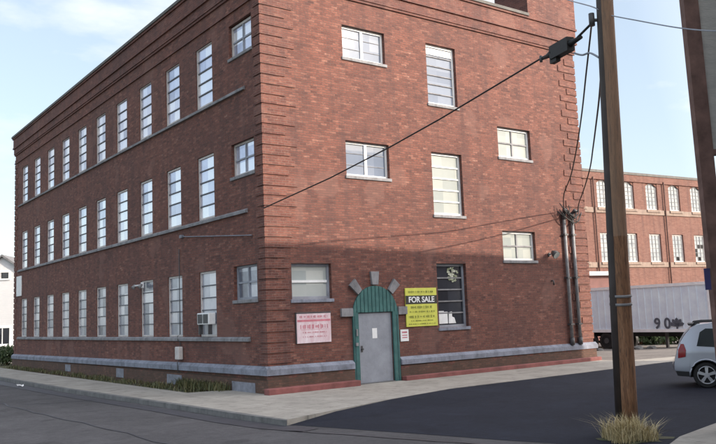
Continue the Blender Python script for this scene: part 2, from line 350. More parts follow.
# tarred cracks in the street
def ribbon(m, pts, wd, z):
    for (a, b) in zip(pts, pts[1:]):
        pass
    P = [Vector((x, y, z)) for x, y in pts]; L = []; R_ = []
    for i, p in enumerate(P):
        d = (P[min(i+1, len(P)-1)]-P[max(i-1, 0)]).normalized(); n = Vector((-d.y, d.x, 0)); ww = wd*(.75+.5*random.random())
        L.append(m.b.verts.new(p+n*ww/2)); R_.append(m.b.verts.new(p-n*ww/2))
    for i in range(len(P)-1): m.b.faces.new((L[i], R_[i], R_[i+1], L[i+1]))
def wig(a, b, n, amp):
    return [(a[0]+(b[0]-a[0])*t/n+random.uniform(-amp, amp), a[1]+(b[1]-a[1])*t/n+random.uniform(-amp, amp)) for t in range(n+1)]
for pts, wd in (([(-3.62+.004*random.random(), 60), (-3.58, 30), (-3.54, 20), (-3.46, 8), (-3.3, 4), (-3.12, 0), (-3.0, -3.3), (-2.82, -4.9), (-2.55, -6.0)], .5), (wig((-5.6, 9), (-5.0, -9), 22, .08), .045), (wig((-7.3, 6), (-3.5, 4.2), 8, .08), .045), (wig((-2.9, -5.6), (-1.35, -10.2), 10, .04), .08)):
    m = MB(); ribbon(m, pts, wd, GZ+.013); m.build('crack_seal', M['tar'], street)

# ================================================================== THE FACTORY
L_, W_ = 28.4, 14.0; TOP = 12.82
fac = tag(empty('brick_factory'), 'three storey red brick corner factory with tall sash windows and green arched doorway', 'factory')
SP, SY0, TW = 2.51, 2.98, 1.18
tall = [(8.86, 10.86), (5.22, 7.26), (1.54, 3.57)]
small = [(9.9, 10.93), (6.25, 7.24), (2.6, 3.59)]
holesL, winL = [], []
for (z0, z1), (s0, s1), fl in zip(tall, small, (3, 2, 1)):
    for k in range(10):
        y = SY0+.1+k*SP; holesL.append((y, y+TW, z0, z1)); winL.append(('tall', fl, y, z0))
    holesL.append((.5, 1.9, s0, s1)); winL.append(('small', fl, .5, s0))
RW = {'slide': [(2.89, 4.55, 9.92, 10.95), (2.87, 4.54, 6.23, 7.31)], 'tallw': [(6.31, 7.64, 8.9, 10.97), (6.32, 7.68, 5.18, 7.27)],
      'quad': [(9.5, 11.2, 7.37, 8.47), (9.44, 11.12, 3.71, 4.74)], 'sash': [(.82, 2.18, 2.54, 3.56)], 'dark': [(6.3, 7.6, 1.52, 3.58)]}
DOOR = (3.06, 4.36, 0., 2.10)
holesR = [h for v in RW.values() for h in v]+[DOOR]
m = MB()
facade(m, lambda u, v: (u, 0, v), 0, W_, -.2, TOP, holesR, (0, 1, 0), .26)
facade(m, lambda u, v: (0, u, v), 0, L_, -.2, TOP, holesL, (1, 0, 0), .26)
m.face([(W_, 0, -.8), (W_, L_, -.8), (W_, L_, TOP), (W_, 0, TOP)]); m.face([(0, L_, -.8), (W_, L_, -.8), (W_, L_, TOP), (0, L_, TOP)])
# back faces of the parapet
for a, b in (((.35, .35), (W_-.35, .35)), ((.35, .35), (.35, L_-.35)), ((W_-.35, .35), (W_-.35, L_-.35)), ((.35, L_-.35), (W_-.35, L_-.35))):
    m.face([(a[0], a[1], 12.2), (b[0], b[1], 12.2), (b[0], b[1], TOP), (a[0], a[1], TOP)])
m.build('wall', M['brick'], fac)
m = MB(); m.box(.3, W_-.3, .3, L_-.3, 12.1, 12.2); m.build('roof', M['roofing'], fac)
# storey floors (keep the interior dark)
m = MB()
for z in (4.3, 8.0): m.box(.3, W_-.3, .3, L_-.3, z, z+.2)
m.build('floor_slab', M['roofing'], fac)
# cornice: stepped brick courses
def ringcourse(m, z0, z1, p, sides='LR'):
    if 'R' in sides: m.box(-p, W_+p, -p, .0-.002, z0, z1)
    if 'L' in sides: m.box(-p, -.002, .0, L_+p, z0, z1)
m = MB()
ringcourse(m, 11.30, 11.37, .05, 'L'); ringcourse(m, 11.78, 11.86, .05); ringcourse(m, 11.86, 12.18, .08); ringcourse(m, 12.18, 12.26, .14); ringcourse(m, 12.26, 12.74, .11); ringcourse(m, 12.74, 12.82, .16)
m.build('cornice', M['corbel'], fac)
m = MB()
m.box(-.2, .4, -.2, L_+.2, 12.823, 12.93); m.box(.403, 11.37, -.2, .4, 12.823, 12.93); m.box(W_-.4, W_+.2, .4, L_+.2, 12.823, 12.93); m.box(.403, W_-.403, L_-.4, L_+.2, 12.823, 12.93)
m.build('coping', M['coping'], fac)
m = MB(); m.box(11.38, W_+.13, -.13, 1.5, 12.8235, 16.4); m.build('chimney_stack', M['corbel'], fac)
# quoins: raised bands of four courses at each corner
def bands(fn, z0=.80, z1=11.75, step=.292, h=.232, skip=None):
    z = z0; i = 0
    while z+h < z1:
        if not (skip and skip(z)): fn(z+random.uniform(-.012, .012), z+h+random.uniform(-.012, .008), i)
        z += step; i += 1
m = MB()
P_ = .028
def q1(a, b, i):
    w_ = (1.10 if i % 2 else .82)+random.uniform(-.09, .06)
    if 2.3 < b and a < 3.8: w_ = .74 if i % 2 else .62
    if 1.2 < b <= 2.3: w_ = .84 if i % 2 else .62
    w2 = .36 if i % 2 else .42
    m.box(-P_, w_, -P_, -.002, a, b); m.box(-P_, -.002, 0, w2, a, b)
bands(q1); m.build('quoins', M['quoin'], fac)
m = MB()
def q2(a, b, i):
    w_ = (.98 if i % 2 else .62)+random.uniform(-.07, .07)
    m.box(W_-w_, W_+P_, -P_, -.002, a, b); m.box(W_+.002, W_+P_, 0, .8, a, b)
bands(q2); m.build('quoins', M['quoin'], fac)
m = MB()
def q3(a, b, i):
    m.box(-P_, -.002, L_-(.62 if i % 2 else .42), L_+P_, a, b)
bands(q3); m.build('quoins', M['quoin'], fac)
# base: plinth, stone water table, red painted footing
m = MB(); m.box(-.07, 2.85, -.07, -.002, -.1, .468); m.box(4.585, W_+.07, -.07, -.002, -.1, .44); m.box(-.07, -.002, 0, L_+.07, -.3, .36); m.build('plinth', M['brick'], fac)
def slope_course(m, a, b, za, zb, h, dirv, p):
    a, b = Vector(a), Vector(b); d = Vector(dirv)*p
    prof = lambda q, z: [q+Vector((0, 0, z)), q+d*.98+Vector((0, 0, z)), q+d+Vector((0, 0, z+h*.62)), q+Vector((0, 0, z+h))]
    A, B = prof(a, za), prof(b, zb); va = [m.b.verts.new(x) for x in A]; vb = [m.b.verts.new(x) for x in B]
    m.b.faces.new(va[::-1]); m.b.faces.new(vb)
    for i in range(4): m.b.faces.new((va[i], va[(i+1) % 4], vb[(i+1) % 4], vb[i]))
m = MB(); slope_course(m, (-.1, -.003, 0), (2.84, -.003, 0), .49, .475, .25, (0, -1, 0), .11); m.build('water_table', M['stone'], fac)
m = MB(); slope_course(m, (4.6, -.003, 0), (W_+.11, -.003, 0), .475, .44, .235, (0, -1, 0), .11); m.build('water_table', M['stone'], fac)
m = MB(); slope_course(m, (-.003, -.113, 0), (-.003, L_+.1, 0), .49, .34, .25, (-1, 0, 0), .11); m.build('water_table', M['stone'], fac)
m = MB(); m.box(-.2, 2.86, -.34, -.072, -.05, .16, bev=.02); m.box(4.6, W_+.05, -.30, -.072, -.05, .13, bev=.02); m.build('footing', M['redpaint'], fac)
# continuous stone sills of the long side
for (z0, _), dz in zip(tall, (0, 0, 0)):
    m = MB(); slope_course(m, (-.003, .95, 0), (-.003, L_-.9, 0), z0-.13, z0-.13, .125, (-1, 0, 0), .075); m.build('sill_course', M['sillstone'], fac)
# stained patch: basement openings boarded up
for (a, b, c, d) in ((5.55, 6.75, -.02, .30), (.62, 2.0, .0, .27), (10.9, 11.7, .0, .34), (17.6, 18.4, .0, .30)):
    m = MB(); m.box(-.085, -.072, a, b, c, d); m.build('basement_panel', M['boards'], fac)

# ---- windows
def win_frame(w_, h, cols, rows, fr, mun, dep=.10, mats=('muntin', 'muntin'), y0=.12, sash=None):
    """frame in local space: X right, Y inward, Z up"""
    m = MB()
    m.box(0.003, fr, y0, y0+dep, .003, h-.003, 0); m.box(w_-fr, w_-.003, y0, y0+dep, .003, h-.003, 0)
    m.box(fr+.001, w_-fr-.001, y0+.001, y0+dep-.001, .003, fr, 0); m.box(fr+.001, w_-fr-.001, y0+.001, y0+dep-.001, h-fr, h-.003, 0)
    iw, ih = w_-2*fr, h-2*fr
    for r in range(1, rows):
        z = fr+ih*r/rows; m.box(fr+.001, w_-fr-.001, y0+.012, y0+.06, z-mun/2, z+mun/2, 1)
    for c in range(1, cols):
        x = fr+iw*c/cols; m.box(x-mun*.6, x+mun*.6, y0+.010, y0+.063, fr+.001, h-fr-.001, 1)
    return m, (fr, w_-fr, fr, h-fr, y0+.045)
def pane_mesh(p): m = MB(); m.face([(p[0], p[4], p[2]), (p[1], p[4], p[2]), (p[1], p[4], p[3]), (p[0], p[4], p[3])]); return m
def make_window(kind, w_, h, cols, rows, fr, mun, fm, mm, pm, sill=None, **k):
    m, p = win_frame(w_, h, cols, rows, fr, mun, **k)
    o = m.build('window', [M[fm], M[mm]], fac)
    pane_mesh(p).build('pane', M[pm], o)
    if sill:
        s = MB(); s.box(-.05, w_+.05, -.045, .12, -.10, -.003, bev=.01); s.build('sill', M[sill], o)
    return o
protoL = {}
RZ = -math.pi/2
for kind, fl, y, z in winL:
    key = (kind, fl == 1)
    wd = TW if kind == 'tall' else 1.4
    if key not in protoL:
        if kind == 'tall': o = make_window('t', wd, 2.035, 1, 5, .065, .036, 'jamb', 'muntin', 'pane_low' if fl == 1 else 'pane_left', dep=.2, y0=.035)
        else: o = make_window('s', wd, 1.0, 2, 2, .07, .05, 'jamb' if fl > 1 else 'greypaint', 'greypaint', 'pane_low' if fl < 3 else 'pane_left', sill='sillstone', y0=.1)
        protoL[key] = o
    else: o = copy_tree(protoL[key], fac)
    o.location = (0, y+wd, z); o.rotation_euler = (0, 0, RZ)
def rwin(h, *a, **k):
    o = make_window('r', h[1]-h[0], h[3]-h[2], *a, **k); o.location = (h[0], 0, h[2]); return o
for i, h in enumerate(RW['slide']):
    o = rwin(h, 2, 1, .07, .08, 'white', 'white', 'pane_blue', sill='sillstone')
    b = MB()
    for q in range(1, 3): z = (h[3]-h[2])*q/3; b.box(.075, h[1]-h[0]-.075, .15, .158, z-.008, z+.008)
    b.build('meeting_rail', M['sillstone'], o)
for i, h in enumerate(RW['tallw']):
    o = rwin(h, 1, 6 if i == 0 else 5, .08, .035 if i == 0 else .045, 'white', 'sillstone' if i == 0 else 'white', 'pane_blue' if i == 0 else 'pane_frost_sun', sill='sillstone')
    if i == 0:
        b = MB(); b.box(.085, h[1]-h[0]-.085, .135, .155, 1.74, 1.96); b.build('ventilator', M['white'], o)
for h in RW['quad']: rwin(h, 2, 2, .08, .05, 'white', 'sillstone', 'pane_frost_sun', sill='sillstone')
h = RW['sash'][0]; o = rwin(h, 1, 2, .08, .07, 'greypaint', 'white', 'pane_frost', sill='stone')
h = RW['dark'][0]; o = rwin(h, 1, 5, .08, .045, 'greypaint', 'sillstone', 'pane_black', sill='stone')
b = MB(); b.box(.10, .50, .135, .150, .12, .50); b.box(.10, .34, .135, .150, .505, .53); b.build('paper', M['white'], o)
b = MB(); b.prism([(.54, .15, .12), (.86, .15, .12), (.80, .15, .30), (.70, .15, .34), (.70, .15, .50), (.56, .15, .48)], (0, -.012, 0)); b.build('paper', M['white'], o)
b = MB()                                                     # leafy pot plant hanging in the upper light
for _ in range(60):
    a = random.uniform(0, 6.28); rr = .26*math.sqrt(random.random()); c_ = Vector((.82+rr*math.cos(a), .14, 1.72+rr*.95*math.sin(a))); s_ = random.uniform(.03, .07); t_ = random.uniform(0, 3)
    b.face([c_+s_*Vector((math.cos(t_+q*1.57), -.1*random.random(), math.sin(t_+q*1.57)*.6)) for q in range(4)])
b.build('plant', leafmat('window_plant', (.10, .13, .05), (.35, .38, .28), (.55, .56, .50)), o)

# ---- doorway
m = MB()
cx, R1 = 3.725, .85
arc = [(cx+R1*math.cos(math.pi*t/24), -.045, 2.03+.86*math.sin(math.pi*t/24)) for t in range(25)]
# boards of the tympanum, one prism per board with a groove between
nb = 12; x0b, x1b = 2.875, 4.575
def archz(x): return 2.03+.86*math.sqrt(max(0, 1-((x-cx)/R1)**2))
for i in range(nb):
    a, b_ = x0b+(x1b-x0b)*i/nb+.012, x0b+(x1b-x0b)*(i+1)/nb-.012
    zb = 2.10 if (b_ > 3.06 and a < 4.36) else 2.10
    pts = [(a, -.05, zb), (b_, -.05, zb)]+[(b_+(a-b_)*t/4, -.05, max(archz(b_+(a-b_)*t/4), zb+.03)) for t in range(5)]
    m.prism(pts, (0, .046, 0), 0)
poly = [(x0b, -.03, 2.10)]+[(cx-R1*math.cos(math.pi*t/24), -.03, max(2.10, 2.03+.86*math.sin(math.pi*t/24))) for t in range(25)]+[(x1b, -.03, 2.10)]
m.prism(poly[1:-1], (0, .027, 0), 1)
m.box(2.862, 3.058, -.06, -.003, -.02, 2.097, 0); m.box(4.362, 4.58, -.06, -.003, -.02, 2.097, 0)
m.box(2.90, 2.93, -.066, -.058, -.02, 2.0, 1); m.box(4.50, 4.53, -.066, -.058, -.02, 2.0, 1)
m.build('door_surround', [M['green'], M['darkgreen']], fac)
m = MB(); m.box(3.075, 4.345, .015, .065, .02, 2.085, bev=.008)
door = m.build('door', M['doorpaint'], fac)
m = MB(); m.tube([(3.19, .012, 1.02), (3.19, -.055, 1.02)], [.018, .03], 10); m.box(3.155, 3.225, .006, .013, .93, 1.12); m.build('handle', M['darkmetal'], door)
m = MB(); m.box(3.60, 3.78, .008, .014, 1.32, 1.62); m.build('notice', M['white'], door)
m = MB(); m.box(2.80, 3.06, -.001, .2, -.02, .02); m.box(3.062, 4.36, -.08, .2, -.02, .02); m.build('threshold', M['curb'], fac)
m = MB(); m.box(2.915, 3.0, -.10, -.067, 1.13, 1.22); m.box(2.95, 3.0, -.09, -.067, 1.42, 1.62); m.build('lock', M['metal'], fac)
def vous(pts):
    m = MB(); m.prism([(x, -.085, z) for x, z in pts], (0, .083, 0)); m.build('keystone', M['sillstone'], fac)
vous([(2.45, 2.0), (2.855, 2.0), (2.855, 2.24), (2.45, 2.24)]); vous([(4.59, 2.0), (4.93, 2.0), (4.93, 2.24), (4.59, 2.24)])
def radial(a, r1, r2, w1, w2):
    a = math.radians(a); d = Vector((math.cos(a), math.sin(a))); n = Vector((-d.y, d.x)); c_ = Vector((cx, 2.06))
    q = [c_+d*r1-n*w1, c_+d*r2-n*w2, c_+d*r2+n*w2, c_+d*r1+n*w1]; vous([tuple(v) for v in q])
radial(90, .865, 1.26, .11, .155); radial(48, .865, 1.27, .10, .14); radial(132, .865, 1.27, .10, .14)

# ================================================================== THINGS FIXED TO THE FACTORY
def text_mesh(txt, size, mat, loc, rot, parent, name='lettering', ext=.004, bold=0., sx=1.):
    cu = bpy.data.curves.new(name, 'FONT'); cu.body = txt; cu.size = size; cu.extrude = ext; cu.align_x = 'CENTER'; cu.align_y = 'CENTER'; cu.offset = bold
    t = bpy.data.objects.new(name, cu); C.objects.link(t)
    dg = bpy.context.evaluated_depsgraph_get(); me = bpy.data.meshes.new_from_object(t.evaluated_get(dg)); bpy.data.objects.remove(t)
    me.materials.append(mat); o = bpy.data.objects.new(name, me); C.objects.link(o)
    o.location = loc; o.rotation_euler = rot; o.scale = (sx, 1, 1); o.parent = parent
    return o
RX = math.pi/2
yel = simple('yellow_sign', (.56, .57, .085), .5, .12, 3); blk = simple('sign_black', (.015, .015, .012), .5, .2, 4); ink = simple('faded_ink', (.16, .18, .02), .6, .3, 6)
s = tag(empty('sale_sign', (4.91, -.02, 1.60)), 'yellow FOR SALE sign with black band on the wall right of the green doorway', 'sign')
m = MB(); m.box(0, 1.30, -.02, .018, 0, 1.20, bev=.006); m.build('board', yel, s)
m = MB(); m.box(.0, 1.30, -.024, -.021, .70, .965); m.build('band', blk, s)
text_mesh('FOR SALE', .245, M['white'], (.65, -.026, .83), (RX, 0, 0), s, bold=.006, sx=1.02)
def dashes(z, h, a, b, seed, mat):
    rnd = random.Random(seed); x = a; m = MB(); m.box(a, b, -.0222, -.0206, z-h*.5, z-h*.46)
    while x < b:
        l = rnd.uniform(.012, .035); hh = h*rnd.uniform(.35, .8); m.box(x, min(x+l, b), -.0236, -.0208, z-hh/2, z+hh/2); x += l+rnd.choice((.012, .016, .05))
    m.build('printed_line', mat, s)
for q in ((1.08, .09, .12, 1.18, 1), (.60, .10, .2, 1.1, 2), (.46, .07, .14, 1.18, 3), (.305, .10, .10, 1.2, 4), (.18, .05, .2, 1.1, 5), (.08, .05, .1, 1.2, 6)): dashes(*q, ink)
pk = NT('faded_pink_board'); sp = pk.n('SeparateXYZ'); pk.l(pk.obj(), sp.inputs[0])
nn = pk.noise(5, 4, .7, sc=(1, 1, .4)); pk.col(pk.mix(pk.ramp(nn, [(.35, 0.), (.7, 1.)]), rgb(.60, .42, .46), rgb(.74, .66, .70)), .7)
s = tag(empty('leasing_sign', (.92, -.02, 1.30)), 'faded pink and white notice board under the window left of the doorway', 'sign')
m = MB(); m.box(0, 1.16, -.02, .018, 0, .83, bev=.006); m.build('board', pk.m, s)
m = MB(); m.box(-.02, 1.18, -.024, .016, .832, .87); m.box(-.03, -.002, -.024, .016, 0, .87); m.build('edging', M['darkmetal'], s)
red_ = simple('faded_red', (.50, .17, .21), .7, .3, 6)
m = MB(); m.box(.02, 1.14, -.0225, -.0205, .60, .66); m.build('stripe', red_, s)
for q in ((.74, .10, .1, 1.05, 11), (.46, .17, .12, 1.05, 12), (.30, .05, .2, 1.0, 13), (.18, .05, .2, 1.0, 14)): dashes(*q, red_)
s = tag(empty('notice_plate', (4.66, -.02, 1.17)), 'small white notice with red print below the yellow sign', 'sign')
m = MB(); m.box(0, .32, -.012, .018, 0, .36, bev=.004); m.build('plate', M['white'], s)
for z, hh in ((.25, .05), (.17, .03), (.10, .03)): m = MB(); m.box(.06, .26, -.0155, -.0125, z, z+hh); m.build('printed_line', red_, s)
# blank white panel at the far end
s = MB(); s.box(-.05, -.004, 26.7, 27.75, 3.75, 4.85, bev=.01)
tag(s.build('blank_panel', M['white']), 'blank white panel on the far left end of the long brick side between storeys', 'sign')
# air conditioner in the first ground-floor window
ac = tag(empty('air_conditioner', (-.02, 3.68, 1.62)), 'white window air conditioner in a tall ground floor window on the shaded side', 'air conditioner')
m = MB(); m.box(-.16, .085, -.42, .42, .30, .66, bev=.02); m.build('casing', M['white'], ac)
m = MB(); m.box(-.168, -.162, -.36, -.04, .34, .62); m.box(-.168, -.162, .05, .36, .34, .62)
for i in range(7): m.box(-.176, -.169, -.35, .35, .36+i*.038, .372+i*.038)
m.build('grille', M['darkmetal'], ac)
m = MB(); m.obox((-.14, -.36, .0), (.12, 0, 0), (0, .05, 0), (-.0, 0, .297)); m.obox((-.14, .31, .0), (.12, 0, 0), (0, .05, 0), (0, 0, .297)); m.build('bracket', M['darkmetal'], ac)
# small floodlight over the third ground-floor window
def wall_light(name, loc, rz, label):
    e = tag(empty(name, loc, rz), label, 'lamp')
    m = MB(); m.tube([(0, .0, 0), (0, -.05, 0)], .07, 12); m.build('base', M['darkmetal'], e)
    m = MB(); m.tube([(0, -.05, 0), (0, -.22, .06)], .022, 8); m.build('arm', M['metal'], e)
    m = MB(); m.tube([(0, -.16, .10), (0, -.24, .04), (0, -.36, -.05)], [.05, .11, .15], 14); h = m.build('lamp_head', M['darkmetal'], e)
    m = MB(); m.tube([(0, -.355, -.046), (0, -.365, -.053)], .135, 14); m.build('lens', M['pane_frost'], h)
wall_light('wall_lamp', (11.8, -.002, 3.93), 0, 'dark round wall lamp on the brick right of the small square window')
e = tag(empty('floodlight', (-.003, 9.05, 3.42), RZ), 'white twin floodlight high on the shaded brick beside tall ground floor windows', 'lamp')
m = MB(); m.box(-.08, .08, -.06, 0, -.1, .1); m.build('base', M['white'], e)
m = MB(); m.tube([(0, -.06, 0), (0, -.25, -.02), (.3, -.2, -.02)], .03, 8); m.tube([(0, -.25, -.02), (-.3, -.2, -.02)], .03, 8); m.build('arm', M['white'], e)
for sx_ in (-.3, .3): m = MB(); m.tube([(sx_, -.17, .02), (sx_, -.28, -.10)], [.045, .08], 12); m.build('lamp_head', M['metal'], e)
# small dark hook below the lamp
m = MB(); m.tube([(11.86, -.002, 2.98), (11.86, -.09, 2.98), (11.86, -.1, 2.82)], .03, 8); tag(m.build('wall_hook', M['darkmetal']), 'small dark iron hook on bare brick below the wall lamp', 'hook')
# thin conduit + meter box on the shaded side
e = tag(empty('meter_conduit', (-.04, 5.72, .0)), 'thin grey conduit with a cream meter box on the shaded long side near the corner', 'conduit')
m = MB(); m.tube([(0, 0, .02), (0, 0, .36), (-.10, 0, .44), (-.11, 0, .72), (-.03, 0, .80), (0, 0, 1.35), (-.09, 0, 1.45), (-.09, 0, 1.56), (0, 0, 1.62), (0, 0, 4.45)], .015, 8); m.build('pipe', M['darkmetal'], e)
m = MB(); m.box(-.13, .03, -.16, .16, .80, 1.22, bev=.02); m.build('meter_box', M['jamb'], e)
m = MB(); m.tube([(-.05, .68, 4.93), (-.05, 3.0, 4.68), (-.05, 5.55, 4.92)][::1], .02, 8)
m.b.clear(); m.tube([(-.05, 5.5, 4.86), (-.05, 5.05, 4.80), (-.05, .66, 4.40)], .017, 8); m.box(-.09, -.003, 5.4, 5.58, 4.80, 4.90)
tag(m.build('cable_rod', M['boards']), 'pale rod on the shaded brick left of the corner above the ground floor', 'rod')
# two service conduits at the right corner
def conduit(x, label, flip):
    e = tag(empty('service_conduit', (x, -.09, .85)), label, 'conduit', 'electrical service conduits')
    m = MB(); m.tube([(0, 0, .0), (-.0, 0, 2.5), (-.0, 0, 4.5)], .062, 12); m.build('pipe', M['metal'], e)
    m = MB(); m.tube([(0, 0, 4.40), (0, 0, 4.62), (flip*.05, -.10, 4.74), (flip*.07, -.2, 4.68)], [.085, .09, .08, .06], 12); m.build('weatherhead', M['darkmetal'], e)
    m = MB()
    for z in (.5, 2.2, 3.8): m.box(-.10, .10, -.075, .088, z, z+.06)
    m.build('strap', M['darkmetal'], e)
    m = MB(); m.tube([(0, .0, -.22), (0, 0, .04)], .085, 10); m.build('fitting', M['darkmetal'], e)
conduit(12.68, 'left hand of two grey steel service pipes by the right corner', -1)
conduit(13.14, 'right hand of two grey steel service pipes nearest the right corner', 1)

# ================================================================== POLE AND WIRES
POLE_B, POLE_T = Vector((.93, -10.62, -.1)), Vector((.36, -11.28, 9.2))
pole = tag(empty('utility_pole', POLE_B), 'leaning brown wooden utility pole rising from dry grass at the street corner', 'utility pole')
m = MB(); n_ = 14
m.tube([(POLE_T-POLE_B)*(i/n_) for i in range(n_+1)], [.185-.055*i/n_ for i in range(n_+1)], 20); m.build('shaft', M['wood'], pole)
PD = (POLE_T-POLE_B)
def polept(z): return POLE_B+PD*((z-POLE_B.z)/PD.z)
for z in (2.06, 2.20):
    p = polept(z)-POLE_B; d = PD.normalized(); m = MB(); m.tube([p-d*.022, p+d*.022], .187, 20); m.build('band', M['metal'], pole)
TOPZ = 6.95
pa = polept(TOPZ); side_dir = Vector((-RI.x, -RI.y, 0)).normalized()
m = MB(); q = pa-POLE_B; m.tube([q, q+side_dir*.24], .03, 8); m.tube([q+side_dir*.24-Vector((0, 0, .1)), q+side_dir*.24+Vector((0, 0, .12))], .05, 10); m.build('wire_bracket', M['darkmetal'], pole)
# dark riser cable on the shaded flank
m = MB(); fl_ = (side_dir*.93+Vector((fw.x, fw.y, 0)).normalized()*-.37).normalized()
m.tube([polept(z)-POLE_B+fl_*(.135-.0055*z) for z in (.1, 2.5, 4, 5.5, 6.9, 8.6)], [.085, .085, .08, .075, .07, .065], 12); m.build('riser_guard', M['guard'], pole)

def cable(name, pts, r, label, cat='cable', mat='black'):
    # smooth the given points with a Catmull-Rom curve
    P = [Vector(p) for p in pts]; o_ = []
    for i in range(len(P)-1):
        p0, p1, p2, p3 = P[max(i-1, 0)], P[i], P[i+1], P[min(i+2, len(P)-1)]
        for t in range(8):
            t /= 8; o_.append(.5*((2*p1)+(p2-p0)*t+(2*p0-5*p1+4*p2-p3)*t*t+(3*p1-p0-3*p2+p3)*t*t*t))
    o_.append(P[-1]); m = MB(); m.tube(o_, r, 6); return tag(m.build(name, M[mat]), label, cat)
A0 = pa+side_dir*.24
E0 = Vector((-.06, -.06, 5.19))
def ab(t): return A0.lerp(E0, t)
dep0 = (A0-CAM).dot(fw); depE = (E0-CAM).dot(fw)
def wpt(x, y, t): return at(x, y, dep0+(depE-dep0)*t)
e = tag(empty('service_drop', A0), 'thick black cable with a splice case slung from the pole to the brick corner', 'cable')
m = MB()
pix = [(594, 21, 0), (577, 38, .05), (545, 56, .17), (500, 83, .28), (440, 119, .44), (390, 147, .58), (330, 178, .79), (264, 208, 1)]
pp = [wpt(*q)-A0 for q in pix]
m.tube([pp[0], pp[1]], .022, 6); m.tube(pp[1:], .017, 6); m.build('wire', M['black'], e)
m = MB(); a, b = wpt(578, 39, .05)-A0, wpt(546, 57, .165)-A0; d = (b-a)
m.tube([a-d*.10, a+d*.12, a+d*.26], [.03, .05, .08], 8); m.tube([a+d*.75, b-d*.08, b+d*.15], [.09, .05, .02], 8); sd_ = d.normalized().cross(Vector((0, 0, 1))).normalized(); up_ = sd_.cross(d.normalized()); m.obox(a+d*.22-sd_*.08-up_*.13, d*.56, sd_*.16, up_*.25); m.obox(a+d*.62-sd_*.05-up_*.20, d*.2, sd_*.10, up_*.08); m.build('splice_case', M['black'], e)
s_ = m = MB(); c_ = wpt(541, 59, .18)-A0; m.tube([c_-Vector((0, 0, .06)), c_+Vector((0, 0, .06))], .03, 8); m.build('clamp', M['darkmetal'], e)
cable('service_loop', [wpt(574, 53, .06), wpt(582, 55, .05), wpt(590, 53, .03), polept(6.3)+side_dir*.15], .018, 'grey slack loop between the splice case and the pole', mat='greypaint')
# two drops to the weatherheads
def drop(px, a, b, label):
    da, db = (a-CAM).dot(fw), (b-CAM).dot(fw); pts = [a]
    for i, (x, y) in enumerate(px): pts.append(at(x, y, da+(db-da)*((i+1)/(len(px)+1))))
    pts.append(b); return cable('service_wire', pts, .019, label, 'wire')
drop([(591, 30), (586, 75), (582, 112), (577, 146), (571, 175), (564, 194)], A0, Vector((12.45, -.3, 5.62)), 'left of two black wires hanging down from the pole to the service pipes')
drop([(599, 100), (596, 125), (593, 148), (590, 168), (584, 189), (579, 203)], polept(6.0)+side_dir*.13, Vector((13.25, -.3, 5.55)), 'right of two black wires hanging down from the pole to the service pipes')
m = MB()
rnd = random.Random(3)
for i in range(7):
    x0_, x1_ = rnd.uniform(12.2, 12.8), rnd.uniform(12.9, 13.7); zc = 5.35+rnd.uniform(-.3, .2)
    m.tube([(x0_, -.16-.05*rnd.random(), zc+.35), ((x0_*.75+x1_*.25), -.3, zc+rnd.uniform(-.1, .1)), ((x0_+x1_)/2, -.34, zc-.1), (x0_*.2+x1_*.8, -.28, zc+rnd.uniform(-.15, .2)), (x1_, -.15, zc+.3)], .018, 6)
tag(m.build('wire_loops', M['black']), 'tangle of black wire loops around the two weatherheads on the right corner', 'wire')
cable('overhead_wire', [at(520, -14, 20), at(568, 0, 16), at(593, 7, 13.8), polept(7.05), at(640, 21, 13.0), at(680, 28, 12.1), at(716, 31, 11.2), at(760, 30, 10)], .011, 'thin grey overhead wire crossing the sky behind the pole top', 'wire', mat='greypaint')

# ================================================================== SIGN FRAME AT THE RIGHT EDGE
PDp = 12.6
b0 = at(686, 6, PDp); b1 = at(716, 300, PDp); dirp = (b1-b0); dirp = dirp/dirp.z
foot = b0+dirp*(0-b0.z); toph = b0+dirp*(8.6-b0.z)
rust = simple('rusty_brown_steel', (.17, .10, .085), .7, .35, 4); gp = NT('weathered_grey_board')
n1 = gp.noise(2., 6, .7, sc=(1, 1, 4.)); gp.col(gp.ramp(n1, [(.3, (.36, .355, .34)), (.7, (.52, .51, .48))]), .85); gp.bump(gp.noise(14, 3, .6, sc=(1, 1, 5.)), .4, .02)
sg = tag(empty('sign_board', foot), 'big grey weathered sign board on a brown steel post at the right edge', 'sign')
h_r = Vector((RI.x, RI.y, 0)).normalized(); h_f = Vector((-h_r.y, h_r.x, 0))
def sbox(m, c, w_, d_, up): m.obox(Vector(c)-h_r*w_/2-h_f*d_/2, h_r*w_, h_f*d_, up)
m = MB(); sbox(m, h_r*.05, .23, .16, toph-foot); m.build('post', rust, sg)
zb = at(704, 150, PDp).z
m = MB(); base = (b0+dirp*(zb-b0.z))-foot
m.obox(base+h_r*.168-h_f*.05, h_r*2.6, h_f*.10, dirp*(8.5-zb)); m.build('panel', gp.m, sg)
m = MB(); m.obox(base+h_r*.168-h_f*.07-dirp*.09, h_r*2.6, h_f*.14, dirp*.085); m.build('rail', rust, sg)
m = MB(); sbox(m, h_r*2.73+dirp*0, .13, .16, toph-foot); m.build('post', rust, sg)
m = MB(); q = at(707, 290, PDp)-foot; m.obox(q-h_r*.06-h_f*.10, h_r*.09, h_f*.02, Vector((0, 0, .34))-h_r*.0); m.build('small_plate', simple('blue_plate', (.05, .05, .15), .5, .2, 4), sg)

